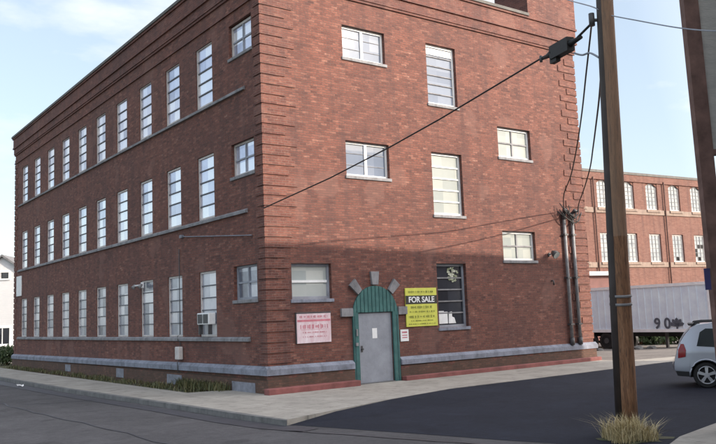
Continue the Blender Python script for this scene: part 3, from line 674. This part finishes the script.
# ================================================================== NEIGHBOUR ACROSS THE SIDE STREET (its shadow lies over the crossing)
nb = tag(empty('corner_building', (-1.5, -16.0, 0), math.radians(-3.5)), 'three storey brick building across the side street that shades the crossing', 'building')
NB_L, NB_D, NB_H = 26.4, 12., 11.27
nh = [(1.5+k*2.9, 2.8+k*2.9, z, z+1.9) for k in range(9) for z in (1.2, 4.8, 8.2)]
m = MB(); facade(m, lambda u, v: (u, 0, v), 0, NB_L, -.3, NB_H, nh, (0, -1, 0), .2)
hw_ = [(1.5+k*3., 2.7+k*3., z, z+1.9) for k in range(3) for z in (1.2, 4.8, 8.2)]
facade(m, lambda u, v: (0, -u, v), 0, NB_D, -.3, NB_H, hw_, (1, 0, 0), .2)
m.face([(NB_L, 0, -.3), (NB_L, -NB_D, -.3), (NB_L, -NB_D, NB_H), (NB_L, 0, NB_H)]); m.face([(0, -NB_D, -.3), (NB_L, -NB_D, -.3), (NB_L, -NB_D, NB_H), (0, -NB_D, NB_H)])
m.build('wall', M['corbel'], nb)
m = MB(); m.box(-.1, NB_L+.1, -NB_D-.1, .1, NB_H+.003, NB_H+.15); m.build('roof', M['coping'], nb)
nw = None
for (a, b, c, d), fr_ in [(h, 0) for h in nh]+[(h, 1) for h in hw_]:
    wd_ = b-a
    if fr_ == 0: loc_, rz_ = (b, 0, c), math.pi
    else: loc_, rz_ = (0, -a, c), -math.pi/2
    if nw is None or abs(nw[1]-wd_) > .01:
        f_, p_ = win_frame(wd_, d-c, 2, 2, .08, .05, y0=.08); o = f_.build('window', [M['white'], M['white']], nb); pane_mesh(p_).build('pane', M['pane_black'], o); nw = (o, wd_)
    else: o = copy_tree(nw[0], nb)
    o.location = loc_; o.rotation_euler = (0, 0, rz_)

# ================================================================== DRY GRASS AT THE POLE, WEEDS
def blades(m, base_fn, n, hl, hh, wd, lean=.5, rnd=random):
    for _ in range(n):
        b = Vector(base_fn()); h = rnd.uniform(hl, hh); a = rnd.uniform(0, 6.283); ln = rnd.uniform(.05, lean)*h; d = Vector((math.cos(a), math.sin(a), 0)); s = Vector((-d.y, d.x, 0))*wd*rnd.uniform(.6, 1.3)
        p1 = b+d*ln*.35+Vector((0, 0, h*.6)); p2 = b+d*ln*1.2+Vector((0, 0, h*rnd.uniform(.8, 1)))
        v = [m.b.verts.new(q) for q in (b-s, b+s, p1+s*.7, p1-s*.7, p2)]
        m.b.faces.new(v[:4]); m.b.faces.new((v[3], v[2], v[4]))
def disc(c, r):
    def f():
        a = random.uniform(0, 6.283); q = r*math.sqrt(random.random()); return (c[0]+q*math.cos(a), c[1]+q*math.sin(a), c[2])
    return f
m = MB(); blades(m, disc((0, 0, 0), .30), 300, .2, .55, .009, 1.0)
for cx_, cy_, rr, nn_, hh_ in ((.28, .22, .22, 160, .45), (-.32, .1, .25, 170, .4), (.05, -.35, .3, 200, .42), (-.2, .35, .2, 110, .5), (.45, -.1, .18, 90, .3), (-.55, -.2, .25, 120, .3)):
    blades(m, disc((cx_, cy_, 0), rr), nn_, hh_*.35, hh_, .008, 1.6)
for v in m.b.verts: v.co.x *= .72; v.co.y *= .72; v.co.z *= .88
g_ = m.build('grass_clump', M['drygrass'], None, (POLE_B.x-.60, POLE_B.y-.46, GZ+.01)); tag(g_, 'clump of tall dry straw coloured grass around the pole foot', 'grass')
m = MB(); pts_ = []
for q in range(22):
    a = 2*math.pi*q/22; rr = .6*random.uniform(.55, 1.2); pts_.append((POLE_B.x-.45+rr*math.cos(a)*1.1, POLE_B.y-.5+rr*math.sin(a)*.9, GZ+.013))
m.face(pts_); struct(m.build('dirt_patch', M['earth']))
m = MB(); blades(m, lambda: (-.1-abs(random.gauss(0, .35)), random.choice((4.2, 6.5, 7.1, 9.8, 12.5, 13.4, 16., 19., 22., 24.5, 27.))+random.gauss(0, .55), GZ), 2600, .05, .22, .012, 1.2)
blades(m, lambda: (-.1-.3*abs(random.gauss(0, .6)), random.uniform(2.0, 5.6), GZ+.1), 900, .12, .36, .012, .9)
tag(m.build('weeds', M['weeds']), 'low green and brown weeds in the strip between the long brick side and the pavement', 'weeds', kind='stuff')

# ================================================================== FAR MILL
A = at(592, 300, 60); B = at(690, 300, 66); A.z = B.z = 0
du = (B-A).normalized(); ang = math.atan2(du.y, du.x)
rust_ = simple('rusty_pipe', (.10, .05, .04), .8, .3, 4)
mill = tag(empty('brick_mill', (A.x, A.y, -.6), ang), 'long orange red brick mill with rows of whitened windows behind the trailer', 'mill')
bay = None
def mill_u(px, y):                                   # distance along the mill face for a photo pixel
    d = fw+RI*((px-358)/F_PX)-UP*((y-222)/F_PX); nrm = Vector((-du.y, du.x, 0)); t = (A-CAM).dot(nrm)/d.dot(nrm); p = CAM+d*t
    return (p-A).dot(du), p.z+.6
uc = [mill_u(x, 200)[0] for x in (602, 652, 675, 696)]; sp_ = (uc[3]-uc[1])/2; u1 = uc[1]
zt, z1b, z1t = mill_u(640, 176)[1], mill_u(652, 210)[1], mill_u(652, 183.5)[1]
z2b, z2t = mill_u(656, 262)[1], mill_u(656, 234)[1]
fl_h = z1b-z2b; ww = .95*(mill_u(658, 200)[0]-mill_u(646, 200)[0])
holes = []
cols_ = [u1+k*sp_ for k in range(-8, 9)]
rows_ = [(z1b, z1t), (z2b, z2t), (z2b-fl_h, z2t-fl_h)]
for c_ in cols_:
    for a, b in rows_: holes.append((c_-ww/2, c_+ww/2, a, b))
U0, U1 = cols_[0]-sp_*.5, cols_[-1]+sp_*.5
m = MB(); facade(m, lambda u, v: (u, 0, v), U0, U1, -1, zt, holes, (0, 1, 0), .3)
m.face([(U0, 0, -1), (U0, 18, -1), (U0, 18, zt), (U0, 0, zt)]); m.face([(U1, 0, -1), (U1, 18, -1), (U1, 18, zt), (U1, 0, zt)]); m.face([(U0, 18, -1), (U1, 18, -1), (U1, 18, zt), (U0, 18, zt)])
m.build('wall', M['mill'], mill)
m = MB(); m.box(U0-.1, U1+.1, -.15, 18.1, zt+.003, zt+.2); m.build('roof', M['coping'], mill)
m = MB(); m.box(U0, U1, -.10, -.003, zt-.55, zt-.003); m.build('cornice', M['mill'], mill)
for a, _ in rows_[:2]: m = MB(); m.box(U0, U1, -.08, -.003, a-.42, a-.02); m.build('sill_course', M['mill_band'], mill)
def mwin(h, arched):
    m, p = win_frame(ww, h, 3, 6, .10, .03, y0=.12); o = m.build('window', [M['jamb'], M['sillstone']], mill)
    pane_mesh(p).build('pane', M['pane_mill'], o)
    s = MB(); s.box(-.12, ww+.12, -.15, .11, -.2, -.003); s.build('sill', M['mill_band'], o)
    if arched:
        s = MB(); pts = [(0, .05, h+.003), (0, .05, h-.30)]+[(ww*t/10, .05, h-.30+.28*math.sin(math.pi*t/10)) for t in range(1, 10)]+[(ww, .05, h-.30), (ww, .05, h+.003)]
        s.prism(pts, (0, .06, 0)); s.build('arch_head', M['mill'], o)
    return o
pw = [mwin(z1t-z1b, True), mwin(z2t-z2b, False)]; first = [True, True]
for c_ in cols_:
    for ri, (a, b) in enumerate(rows_):
        k = 0 if ri == 0 else 1
        o = pw[k] if first[k] else copy_tree(pw[k], mill); first[k] = False; o.location = (c_-ww/2, 0, a)
        if ri == 1 and 3.5*sp_ > c_-u1 > .5*sp_:              # broken panes
            nbk = 3 if c_-u1 < 1.5*sp_ else 6
            for q in range(nbk):
                i_, j_ = (random.randint(0, 2), random.randint(0, 2 if nbk == 3 else 5)); cw, ch = (ww-.2)/3, (z2t-z2b-.2)/6
                bm_ = MB(); bm_.box(.1+i_*cw+.03, .1+(i_+1)*cw-.03, .125, .13, .1+j_*ch+.03, .1+(j_+1)*ch-.03)
                bm_.build('broken_pane', M['dark'], o)
for px in (594.5, 665):
    u_ = mill_u(px, 220)[0]; m = MB(); m.tube([(u_, -.14, -.5), (u_, -.14, zt-.4)], .06, 8); m.build('downpipe', rust_, mill)
# low red shed with a white fascia in front of the mill
ua, ub = mill_u(578, 276)[0]-3.9, mill_u(613, 276)[0]-3.4; zf = mill_u(600, 274)[1]
sh = tag(empty('loading_canopy', (A.x, A.y, -.6), ang), 'low red loading shed with white flat fascia behind the trailer', 'shed')
m = MB(); m.box(ua-6, ub-.3, -3.4, -.2, -.2, zf-.3); m.build('wall', simple('red_sheet', (.13, .05, .045), .7, .2, 2), sh)
m = MB(); m.box(ua-6.2, ub, -3.8, -.16, zf-.297, zf-.02); m.build('roof', M['jamb'], sh)

# ================================================================== TRAILER
TA = at(592, 335, 48); TB = at(686, 326, 43); TA.z = TB.z = 0; td = (TB-TA).normalized(); tang = math.atan2(td.y, td.x)
zg, zbot, ztop = -.62, .42, 3.02
lenR = (at(711, 320, 41.7)-TA).dot(td)
tr = tag(empty('semi_trailer', (TA.x, TA.y, zg), tang), 'long white ribbed box trailer parked in the yard behind the factory', 'trailer')
X0, X1 = lenR-12.6, lenR; zb_, zt_ = zbot-zg, ztop-zg
M['trailer'] = simple('trailer_white', (.76, .84, .98), .5, .12, 1.2)
m = MB(); m.box(X0, X1, 0, 2.5, zb_, zt_, bev=.03)
x_ = X0+.3
while x_ < X1-.2: m.box(x_, x_+.05, -.035, -.002, zb_+.16, zt_-.14); x_ += .46
m.build('box_body', M['trailer'], tr)
m = MB(); m.box(X0-.01, X1+.01, -.05, -.003, zb_-.03, zb_+.14); m.box(X0-.01, X1+.01, -.05, -.003, zt_-.13, zt_+.03); m.box(X1-.14, X1+.02, -.055, -.004, zb_+.143, zt_-.133); m.box(X0-.02, X0+.14, -.055, -.004, zb_+.143, zt_-.133)
m.build('edge_rail', simple('trailer_rail', (.88, .88, .90), .4, .1, 3), tr)
m = MB(); m.box(X0+.4, X1-1.2, .7, 1.0, zb_-.30, zb_-.034); m.box(X0+.4, X1-1.2, 1.5, 1.8, zb_-.30, zb_-.034); m.box(X0+.4, X0+3.4, .2, 2.3, zb_-.5, zb_-.3); m.build('undercarriage', M['black'], tr)
wpx = [(TA-TA).dot(td)+.45, -.85]
def wheel(m_r, wd): pass
def wheel_mesh(name, parent, loc, r, wd, rimmat, n=28, spokes=0):
    m = MB(); m.tube([(0, 0, 0), (0, .02, 0), (0, wd-.02, 0), (0, wd, 0)], [r*.94, r, r, r*.94], n, False)
    # side walls
    for y in (0, wd):
        o_ = [m.b.verts.new((r*.94*math.cos(2*math.pi*i/n), y, r*.94*math.sin(2*math.pi*i/n))) for i in range(n)]; q_ = [m.b.verts.new((r*.66*math.cos(2*math.pi*i/n), y, r*.66*math.sin(2*math.pi*i/n))) for i in range(n)]
        for i in range(n): m.b.faces.new((o_[i], o_[(i+1) % n], q_[(i+1) % n], q_[i]))
    wh = m.build(name, M['black'], parent, loc)
    m = MB(); m.tube([(0, .03, 0), (0, wd-.03, 0)], r*.665, n, True, 1)
    m.tube([(0, .002, 0), (0, .05, 0)], r*.15, 12)
    if spokes:
        for k in range(spokes):
            a = 2*math.pi*k/spokes+.3; d = Vector((math.cos(a), 0, math.sin(a))); s = Vector((-d.z, 0, d.x))
            m.prism([d*r*.10-s*r*.09+Vector((0, .004, 0)), d*r*.64-s*r*.13+Vector((0, .012, 0)), d*r*.64+s*r*.13+Vector((0, .012, 0)), d*r*.10+s*r*.09+Vector((0, .004, 0))], (0, .02, 0))
        m.tube([(0, .006, 0), (0, .03, 0)], r*.2, 16)
        rg = [Vector((r*.66*math.cos(2*math.pi*i/n), .008, r*.66*math.sin(2*math.pi*i/n))) for i in range(n+1)]; m.tube(rg, r*.045, 6, False)
    else:
        m.tube([(0, .0, 0), (0, .03, 0)], [r*.3, r*.35], 14)
    m.build('rim', [rimmat, M['dark']], wh)
    return wh
wl = [wheel_mesh('wheel', tr, (X0+1.3+k*1.25+d0, y, .5), .5, .28, M['darkmetal']) for k in (0, 1) for y, d0 in ((.02, 0), (2.2, 0))]
# wheels where the photograph shows them
shift = (at(607, 340, 47.2)-TA).dot(td)-(X0+1.3+1.25)
for w_ in wl: w_.location.x += shift
for y in (.35, 2.0): m = MB(); m.box(X1-3.1, X1-2.96, y, y+.14, .05, zb_-.034); m.box(X1-3.2, X1-2.86, y-.08, y+.22, 0, .05); m.build('landing_gear', M['darkmetal'], tr)
# worn number on the side
bl = simple('worn_number', (.10, .11, .14), .7, .4, 8)
zc = zb_+.42
def on_trailer(px):
    d = fw+RI*((px-358)/F_PX)-UP*((320-222)/F_PX); n = Vector((-td.y, td.x, 0)); return (CAM+d*((TA-CAM).dot(n)/d.dot(n))-TA).dot(td)
for txt, px in (('9', 657.5), ('0', 667.5)):
    u_ = on_trailer(px); text_mesh(txt, .82, bl, (u_, -.045, zc), (RX, 0, 0), tr, 'number', bold=.02)
u_ = on_trailer(677); m = MB()
for k in range(5):
    a = math.radians(90+(k-2)*36); d = Vector((math.cos(a), 0, math.sin(a))); s = Vector((-d.z, 0, d.x)); o_ = Vector((u_, -.045, zc-.12))
    m.prism([o_-s*.05, o_+d*.36-s*.10, o_+d*.46, o_+d*.36+s*.10, o_+s*.05], (0, .006, 0))
m.box(u_-.05, u_+.05, -.046, -.038, zc-.34, zc-.1); m.build('emblem', bl, tr)

# ================================================================== BUSHES, RUBBLE
def bush(name, loc, rx, ry, rz, n, label, leaf=.16, mat='leaf'):
    e = tag(empty(name, loc), label, 'bush')
    m = MB()
    lobes = [(Vector((random.uniform(-.7, .7)*rx, random.uniform(-.7, .7)*ry, random.uniform(.35, .75)*rz)), random.uniform(.3, .55)) for _ in range(9)]
    for _ in range(n):
        c, s = random.choice(lobes); d = Vector((random.gauss(0, 1), random.gauss(0, 1), random.gauss(0, 1))).normalized()*random.uniform(.6, 1.05)
        p = c+Vector((d.x*rx*s, d.y*ry*s, d.z*rz*s)); p.z = max(p.z, .03); q = Vector((random.gauss(0, 1), random.gauss(0, 1), random.gauss(0, 1))).normalized(); t = q.orthogonal().normalized(); b = q.cross(t); l = leaf*random.uniform(.6, 1.3)
        m.face([p-t*l, p+b*l*.5, p+t*l, p-b*l*.5])
    m.build('foliage', M[mat], e)
    m = MB()
    for _ in range(7): m.tube([(random.uniform(-.1, .1), random.uniform(-.1, .1), -.1), (random.uniform(-.4, .4)*rx, random.uniform(-.4, .4)*ry, rz*.6)], [.04, .015], 6)
    m.build('stem', M['wood'], e)
for i, (x, y, dep, rx, rz, lab) in enumerate(((664, 344, 50.5, 2.2, 2.2, 'dark green bush seen under the trailer left of the parked car'), (685, 344, 50, 1.9, 2.3, 'dark green bush under the trailer just behind the parked car'), (640, 345, 51, 2.4, 1.9, 'dark bush in the shade below the trailer behind the pole'))):
    p = at(x, y, dep); bush('bush', (p.x, p.y, -.7), rx, 1.2, rz, 1500, lab)
for i, (x, y, lab, s) in enumerate(((638, 347.5, 'grey stone lying in the yard just right of the pole', .35), (652, 348.5, 'flat pale stone lying in the yard below the trailer between pole and car', .28), (600, 350.5, 'small pale stone beside the trailer wheel at the factory corner', .22))):
    d = fw+RI*((x-358)/F_PX)-UP*((y-222)/F_PX); t = 44.; p = CAM+d*t; m = MB()
    bmesh.ops.create_icosphere(m.b, subdivisions=2, radius=s)
    for v in m.b.verts: v.co *= random.uniform(.8, 1.15); v.co.z *= .55
    tag(m.build('stone', M['curb'], None, (p.x, p.y, ground_z(p.x, p.y)+.05)), lab, 'stone')

d = fw+RI*((18-358)/F_PX)-UP*((387-222)/F_PX); p = CAM+d*((GZ+.02-CAM.z)/d.z); m = MB()
g0 = [[m.b.verts.new((i*.07+random.uniform(-.02, .02), j*.07+random.uniform(-.02, .02), random.uniform(0, .09))) for j in range(4)] for i in range(4)]
for i in range(3):
    for j in range(3): m.b.faces.new((g0[i][j], g0[i+1][j], g0[i+1][j+1], g0[i][j+1]))
tag(m.build('paper_litter', M['white'], None, (p.x, p.y, GZ+.02)), 'crumpled white paper lying in the gutter at the far left', 'litter')

# ================================================================== HOUSE AT THE FAR LEFT
HD = 62; ap = at(3, 257, HD); fr_r = Vector((RI.x, RI.y, 0)).normalized(); hang = math.atan2(fr_r.y, fr_r.x)+.1
hs = tag(empty('clapboard_house', (ap.x, ap.y, -.5), hang), 'white clapboard house with a gable roof beyond the far end of the factory', 'house')
hw, ez, az = 3.6, ap.z-2.6+.5, ap.z+.5
sid = NT('white_clapboard'); sz = sid.n('SeparateXYZ'); sid.l(sid.obj(), sz.inputs[0]); fz = sid.math('FRACT', sid.math('DIVIDE', sz.outputs[2], .16)); sid.col(sid.mix(sid.noise(1.5, 4), rgb(.66, .68, .72), rgb(.78, .78, .80)), .6); sid.bump(fz, .8, .03)
m = MB(); m.prism([(-hw, 0, -.5), (hw, 0, -.5), (hw, 0, ez), (0, 0, az), (-hw, 0, ez)], (0, 9, 0)); m.build('wall', sid.m, hs)
m = MB()
for s in (-1, 1): m.prism([(0, -.3, az+.02), (s*(hw+.35), -.3, ez+.02-.35*.72), (s*(hw+.35), -.3, ez+.16-.35*.72), (0, -.3, az+.18)], (0, 9.6, 0))
m.build('roof', simple('grey_shingle', (.16, .16, .17), .9, .25, 4), hs)
def hwin(x0, x1, z0, z1):
    m = MB(); m.box(x0-.12, x0, -.06, -.003, z0-.12, z1+.12); m.box(x1, x1+.12, -.06, -.003, z0-.12, z1+.12); m.box(x0, x1, -.058, -.003, z1, z1+.12); m.box(x0, x1, -.08, -.003, z0-.12, z0); m.box((x0+x1)/2-.03, (x0+x1)/2+.03, -.05, -.003, z0, z1)
    o = m.build('window', M['white'], hs); m = MB(); m.face([(x0, -.02, z0), (x1, -.02, z0), (x1, -.02, z1), (x0, -.02, z1)]); m.build('pane', M['pane_black'], o)
k_ = HD/F_PX
zz = lambda y: (327.5-y)*k_+2.07+.5
hwin(-.75, .45, zz(279), zz(273)); hwin(-.5, .55, zz(343.5), zz(328)); hwin(-2.6, -1.4, zz(343.5), zz(328)); hwin(-2.6, -1.6, zz(279), zz(270))
m = MB(); m.box(-hw, hw, -.5, -.003, zz(346.5), zz(344.2)); m.build('porch_rail', M['white'], hs)
for x, dep, lab in ((5, 58, 'dark hedge bush below the white house window at the far left'), (-12, 57, 'dark hedge bush left of the white house front')):
    p = at(x, 358, dep); bush('bush', (p.x, p.y, -.6), 2.0, 1.2, 1.25, 1100, lab, .12)

# ================================================================== CAR
CL, CW, CH = 4.2, 1.72, 1.60
CARPOS = Vector((8.25, -6.95, GZ+.008))
car = tag(empty('parked_car', CARPOS, math.radians(-58)), 'silver hatchback seen from the rear corner at the right edge of the side street', 'car')
# side outline (x from rear = 0 to nose), z up
RWX, FWX, WR = .74, 3.32, .32
prof = [(.10, .30), (.02, .42), (.0, .62), (.04, .74), (.10, .95), (.17, 1.12), (.30, 1.32), (.46, 1.49), (.62, 1.565), (.95, 1.60), (1.6, 1.60), (2.1, 1.56), (2.45, 1.44), (2.80, 1.20), (3.05, 1.04), (3.5, .98), (3.9, .88), (4.12, .72), (4.2, .55), (4.18, .36), (4.05, .26)]
def arch(cx_, r=.385): return [(cx_+r*math.cos(math.pi*t/14), .32+r*math.sin(math.pi*t/14)) for t in range(15)]
bottom = [(FWX+.385, .26)]+arch(FWX)+[(FWX-.385, .22), (RWX+.385, .22)]+arch(RWX)+[(RWX-.385, .28)]
outline = prof+bottom
def hwid(x, z):
    b = CW/2
    if z > .92: b -= .30*(z-.92)**1.15*1.05
    if z < .5: b -= .05*((.5-z)/.3)
    if x < .55: b -= .17*((.55-x)/.55)**2.2
    if x > 3.5: b -= .26*((x-3.5)/.7)**2
    return b
def side_patch(m, poly, off, sgn, step=.07, mi=None):
    b2 = bmesh.new(); f = b2.faces.new([b2.verts.new((x, 0, z)) for x, z in poly])
    mnx, mxx = min(p[0] for p in poly), max(p[0] for p in poly); mnz, mxz = min(p[1] for p in poly), max(p[1] for p in poly)
    x = mnx+step
    while x < mxx:
        bmesh.ops.bisect_plane(b2, geom=b2.verts[:]+b2.edges[:]+b2.faces[:], plane_co=(x, 0, 0), plane_no=(1, 0, 0)); x += step
    z = mnz+step
    while z < mxz:
        bmesh.ops.bisect_plane(b2, geom=b2.verts[:]+b2.edges[:]+b2.faces[:], plane_co=(0, 0, z), plane_no=(0, 0, 1)); z += step
    bmesh.ops.triangulate(b2, faces=[f for f in b2.faces if len(f.verts) > 4])
    mp_ = {v: m.b.verts.new((v.co.x, sgn*(hwid(v.co.x, v.co.z)+off), v.co.z)) for v in b2.verts}
    for f in b2.faces:
        try:
            nf = m.b.faces.new([mp_[v] for v in f.verts]); nf.smooth = True; nf.material_index = mi or 0
        except ValueError: pass
    b2.free()
def bridge(m, line, off=0., frac=1., cuts=8):
    rows = []
    for x, z in line:
        h = (hwid(x, z)+off)*frac; rows.append([m.b.verts.new((x+(-off if x < 1 else off)*.7, h*(2*i/cuts-1), z+(.03*(1-(2*i/cuts-1)**2) if z > 1.45 else 0))) for i in range(cuts+1)])
    for a, b in zip(rows, rows[1:]):
        for i in range(cuts): f = m.b.faces.new((a[i], a[i+1], b[i+1], b[i])); f.smooth = True
def dens(line, st=.06):
    o_ = []
    for a, b in zip(line, line[1:]):
        n = max(1, int(math.dist(a, b)/st)); o_ += [(a[0]+(b[0]-a[0])*t/n, a[1]+(b[1]-a[1])*t/n) for t in range(n)]
    return o_+[line[-1]]
paint = NT('silver_paint'); paint.col((.46, .49, .56), .32); paint.p.inputs['Metallic'].default_value = .35; paint.p.inputs['Coat Weight'].default_value = .5; paint.p.inputs['Coat Roughness'].default_value = .08
cg = NT('car_glass'); cg.col((.02, .03, .035), .06)
trim = simple('black_trim', (.02, .02, .022), .6, .2, 5)
m = MB()
for s in (-1, 1): side_patch(m, outline, 0, s)
bridge(m, dens(prof)); bmesh.ops.remove_doubles(m.b, verts=m.b.verts, dist=.002)
m.build('body', paint.m, car)
m = MB(); bridge(m, [(.1, .29), (1, .24), (3.2, .24), (4.05, .27)]); m.box(RWX-.4, RWX+.4, -.6, .6, .25, .72); m.box(FWX-.4, FWX+.4, -.6, .6, .25, .72)
m.build('underbody', M['black'], car)
for s in (-1, 1):
    for pl in ([(.56, 1.04), (1.22, .99), (1.22, 1.45), (.80, 1.47), (.66, 1.38)], [(1.30, .99), (2.02, .97), (2.02, 1.44), (1.30, 1.46)], [(2.10, .97), (2.82, .98), (2.52, 1.30), (2.30, 1.42), (2.10, 1.44)]):
        m = MB(); side_patch(m, pl, .006, s); m.build('side_window', cg.m, car)
m = MB(); bridge(m, dens([(.17, 1.13), (.30, 1.33), (.44, 1.475)]), .007, .84); m.build('rear_window', cg.m, car)
m = MB(); bridge(m, dens([(2.20, 1.535), (2.45, 1.445), (2.80, 1.205), (3.0, 1.07)]), .012, .88); m.build('windscreen', cg.m, car)
redl = NT('red_lens'); redl.col((.28, .015, .02), .15)
for s in (-1, 1):
    m = MB(); side_patch(m, [(.10, .74), (.28, .78), (.30, .95), (.26, 1.10), (.19, 1.10), (.12, .95)], .014, s); m.build('taillight', redl.m, car)
    m = MB(); side_patch(m, [(3.78, .66), (4.08, .60), (4.04, .76), (3.80, .84)], .012, s); m.build('headlight', M['pane_frost'], car)
m = MB(); bridge(m, dens([(.0, .44), (-.02, .56), (.01, .66)]), .03, 1.0)
for s in (-1, 1): side_patch(m, [(.0, .44), (.36, .42), (.36, .62), (.02, .66)], .016, s)
m.build('rear_bumper', paint.m, car)
for s in (-1, 1):
    for pl in ([(.06, .30), (.34, .28), (.34, .405), (.02, .42)], [(1.14, .23), (2.92, .23), (2.92, .30), (1.14, .30)]):
        m = MB(); side_patch(m, pl, .012, s); m.build('lower_trim', trim, car)
for s in (-1, 1):
    m = MB()                                              # arch lip
    a = [Vector((RWX+.385*math.cos(math.pi*t/14), s*(hwid(RWX, .6)+.0), .32+.385*math.sin(math.pi*t/14))) for t in range(15)]; m.tube(a, .022, 6)
    a = [Vector((FWX+.385*math.cos(math.pi*t/14), s*(hwid(FWX, .6)-.01), .32+.385*math.sin(math.pi*t/14))) for t in range(15)]; m.tube(a, .022, 6)
    m.build('wheel_arch', paint.m, car)
m = MB(); m.tube([(.5, -.66, 1.545), (.56, -.66, 1.62), (.75, -.66, 1.64), (2.0, -.66, 1.64), (2.1, -.66, 1.6)], .02, 8); m.build('roof_rail', trim, car)
m = MB(); m.tube([(.5, .66, 1.545), (.56, .66, 1.62), (.75, .66, 1.64), (2.0, .66, 1.64), (2.1, .66, 1.6)], .02, 8); m.build('roof_rail', trim, car)
m = MB(); m.box(.40, .70, -.5, .5, 1.545, 1.60, bev=.02); m.build('spoiler', trim, car)
for s in (-1, 1):
    m = MB()
    for x0_ in (1.26, 2.06):
        m.tube([(x0_, s*(hwid(x0_, z)+.003), z) for z in (.30, .5, .7, .92)], .006, 4)
    m.box(1.42, 1.58, s*(hwid(1.5, .86)+.012)-.012, s*(hwid(1.5, .86)+.012)+.012, .85, .885); m.box(2.22, 2.38, s*(hwid(2.3, .86)+.012)-.012, s*(hwid(2.3, .86)+.012)+.012, .85, .885)
    m.build('door_handle', trim, car)
alloy = simple('alloy', (.55, .56, .60), .35, .1, 4, metal=.6)
for x in (RWX, FWX):
    wheel_mesh('wheel', car, (x, -CW/2+.02, WR), WR, .20, alloy, 32, 5)
    w2 = wheel_mesh('wheel', car, (x, CW/2-.02, WR), WR, .20, alloy, 32, 5); w2.rotation_euler = (0, 0, math.pi)
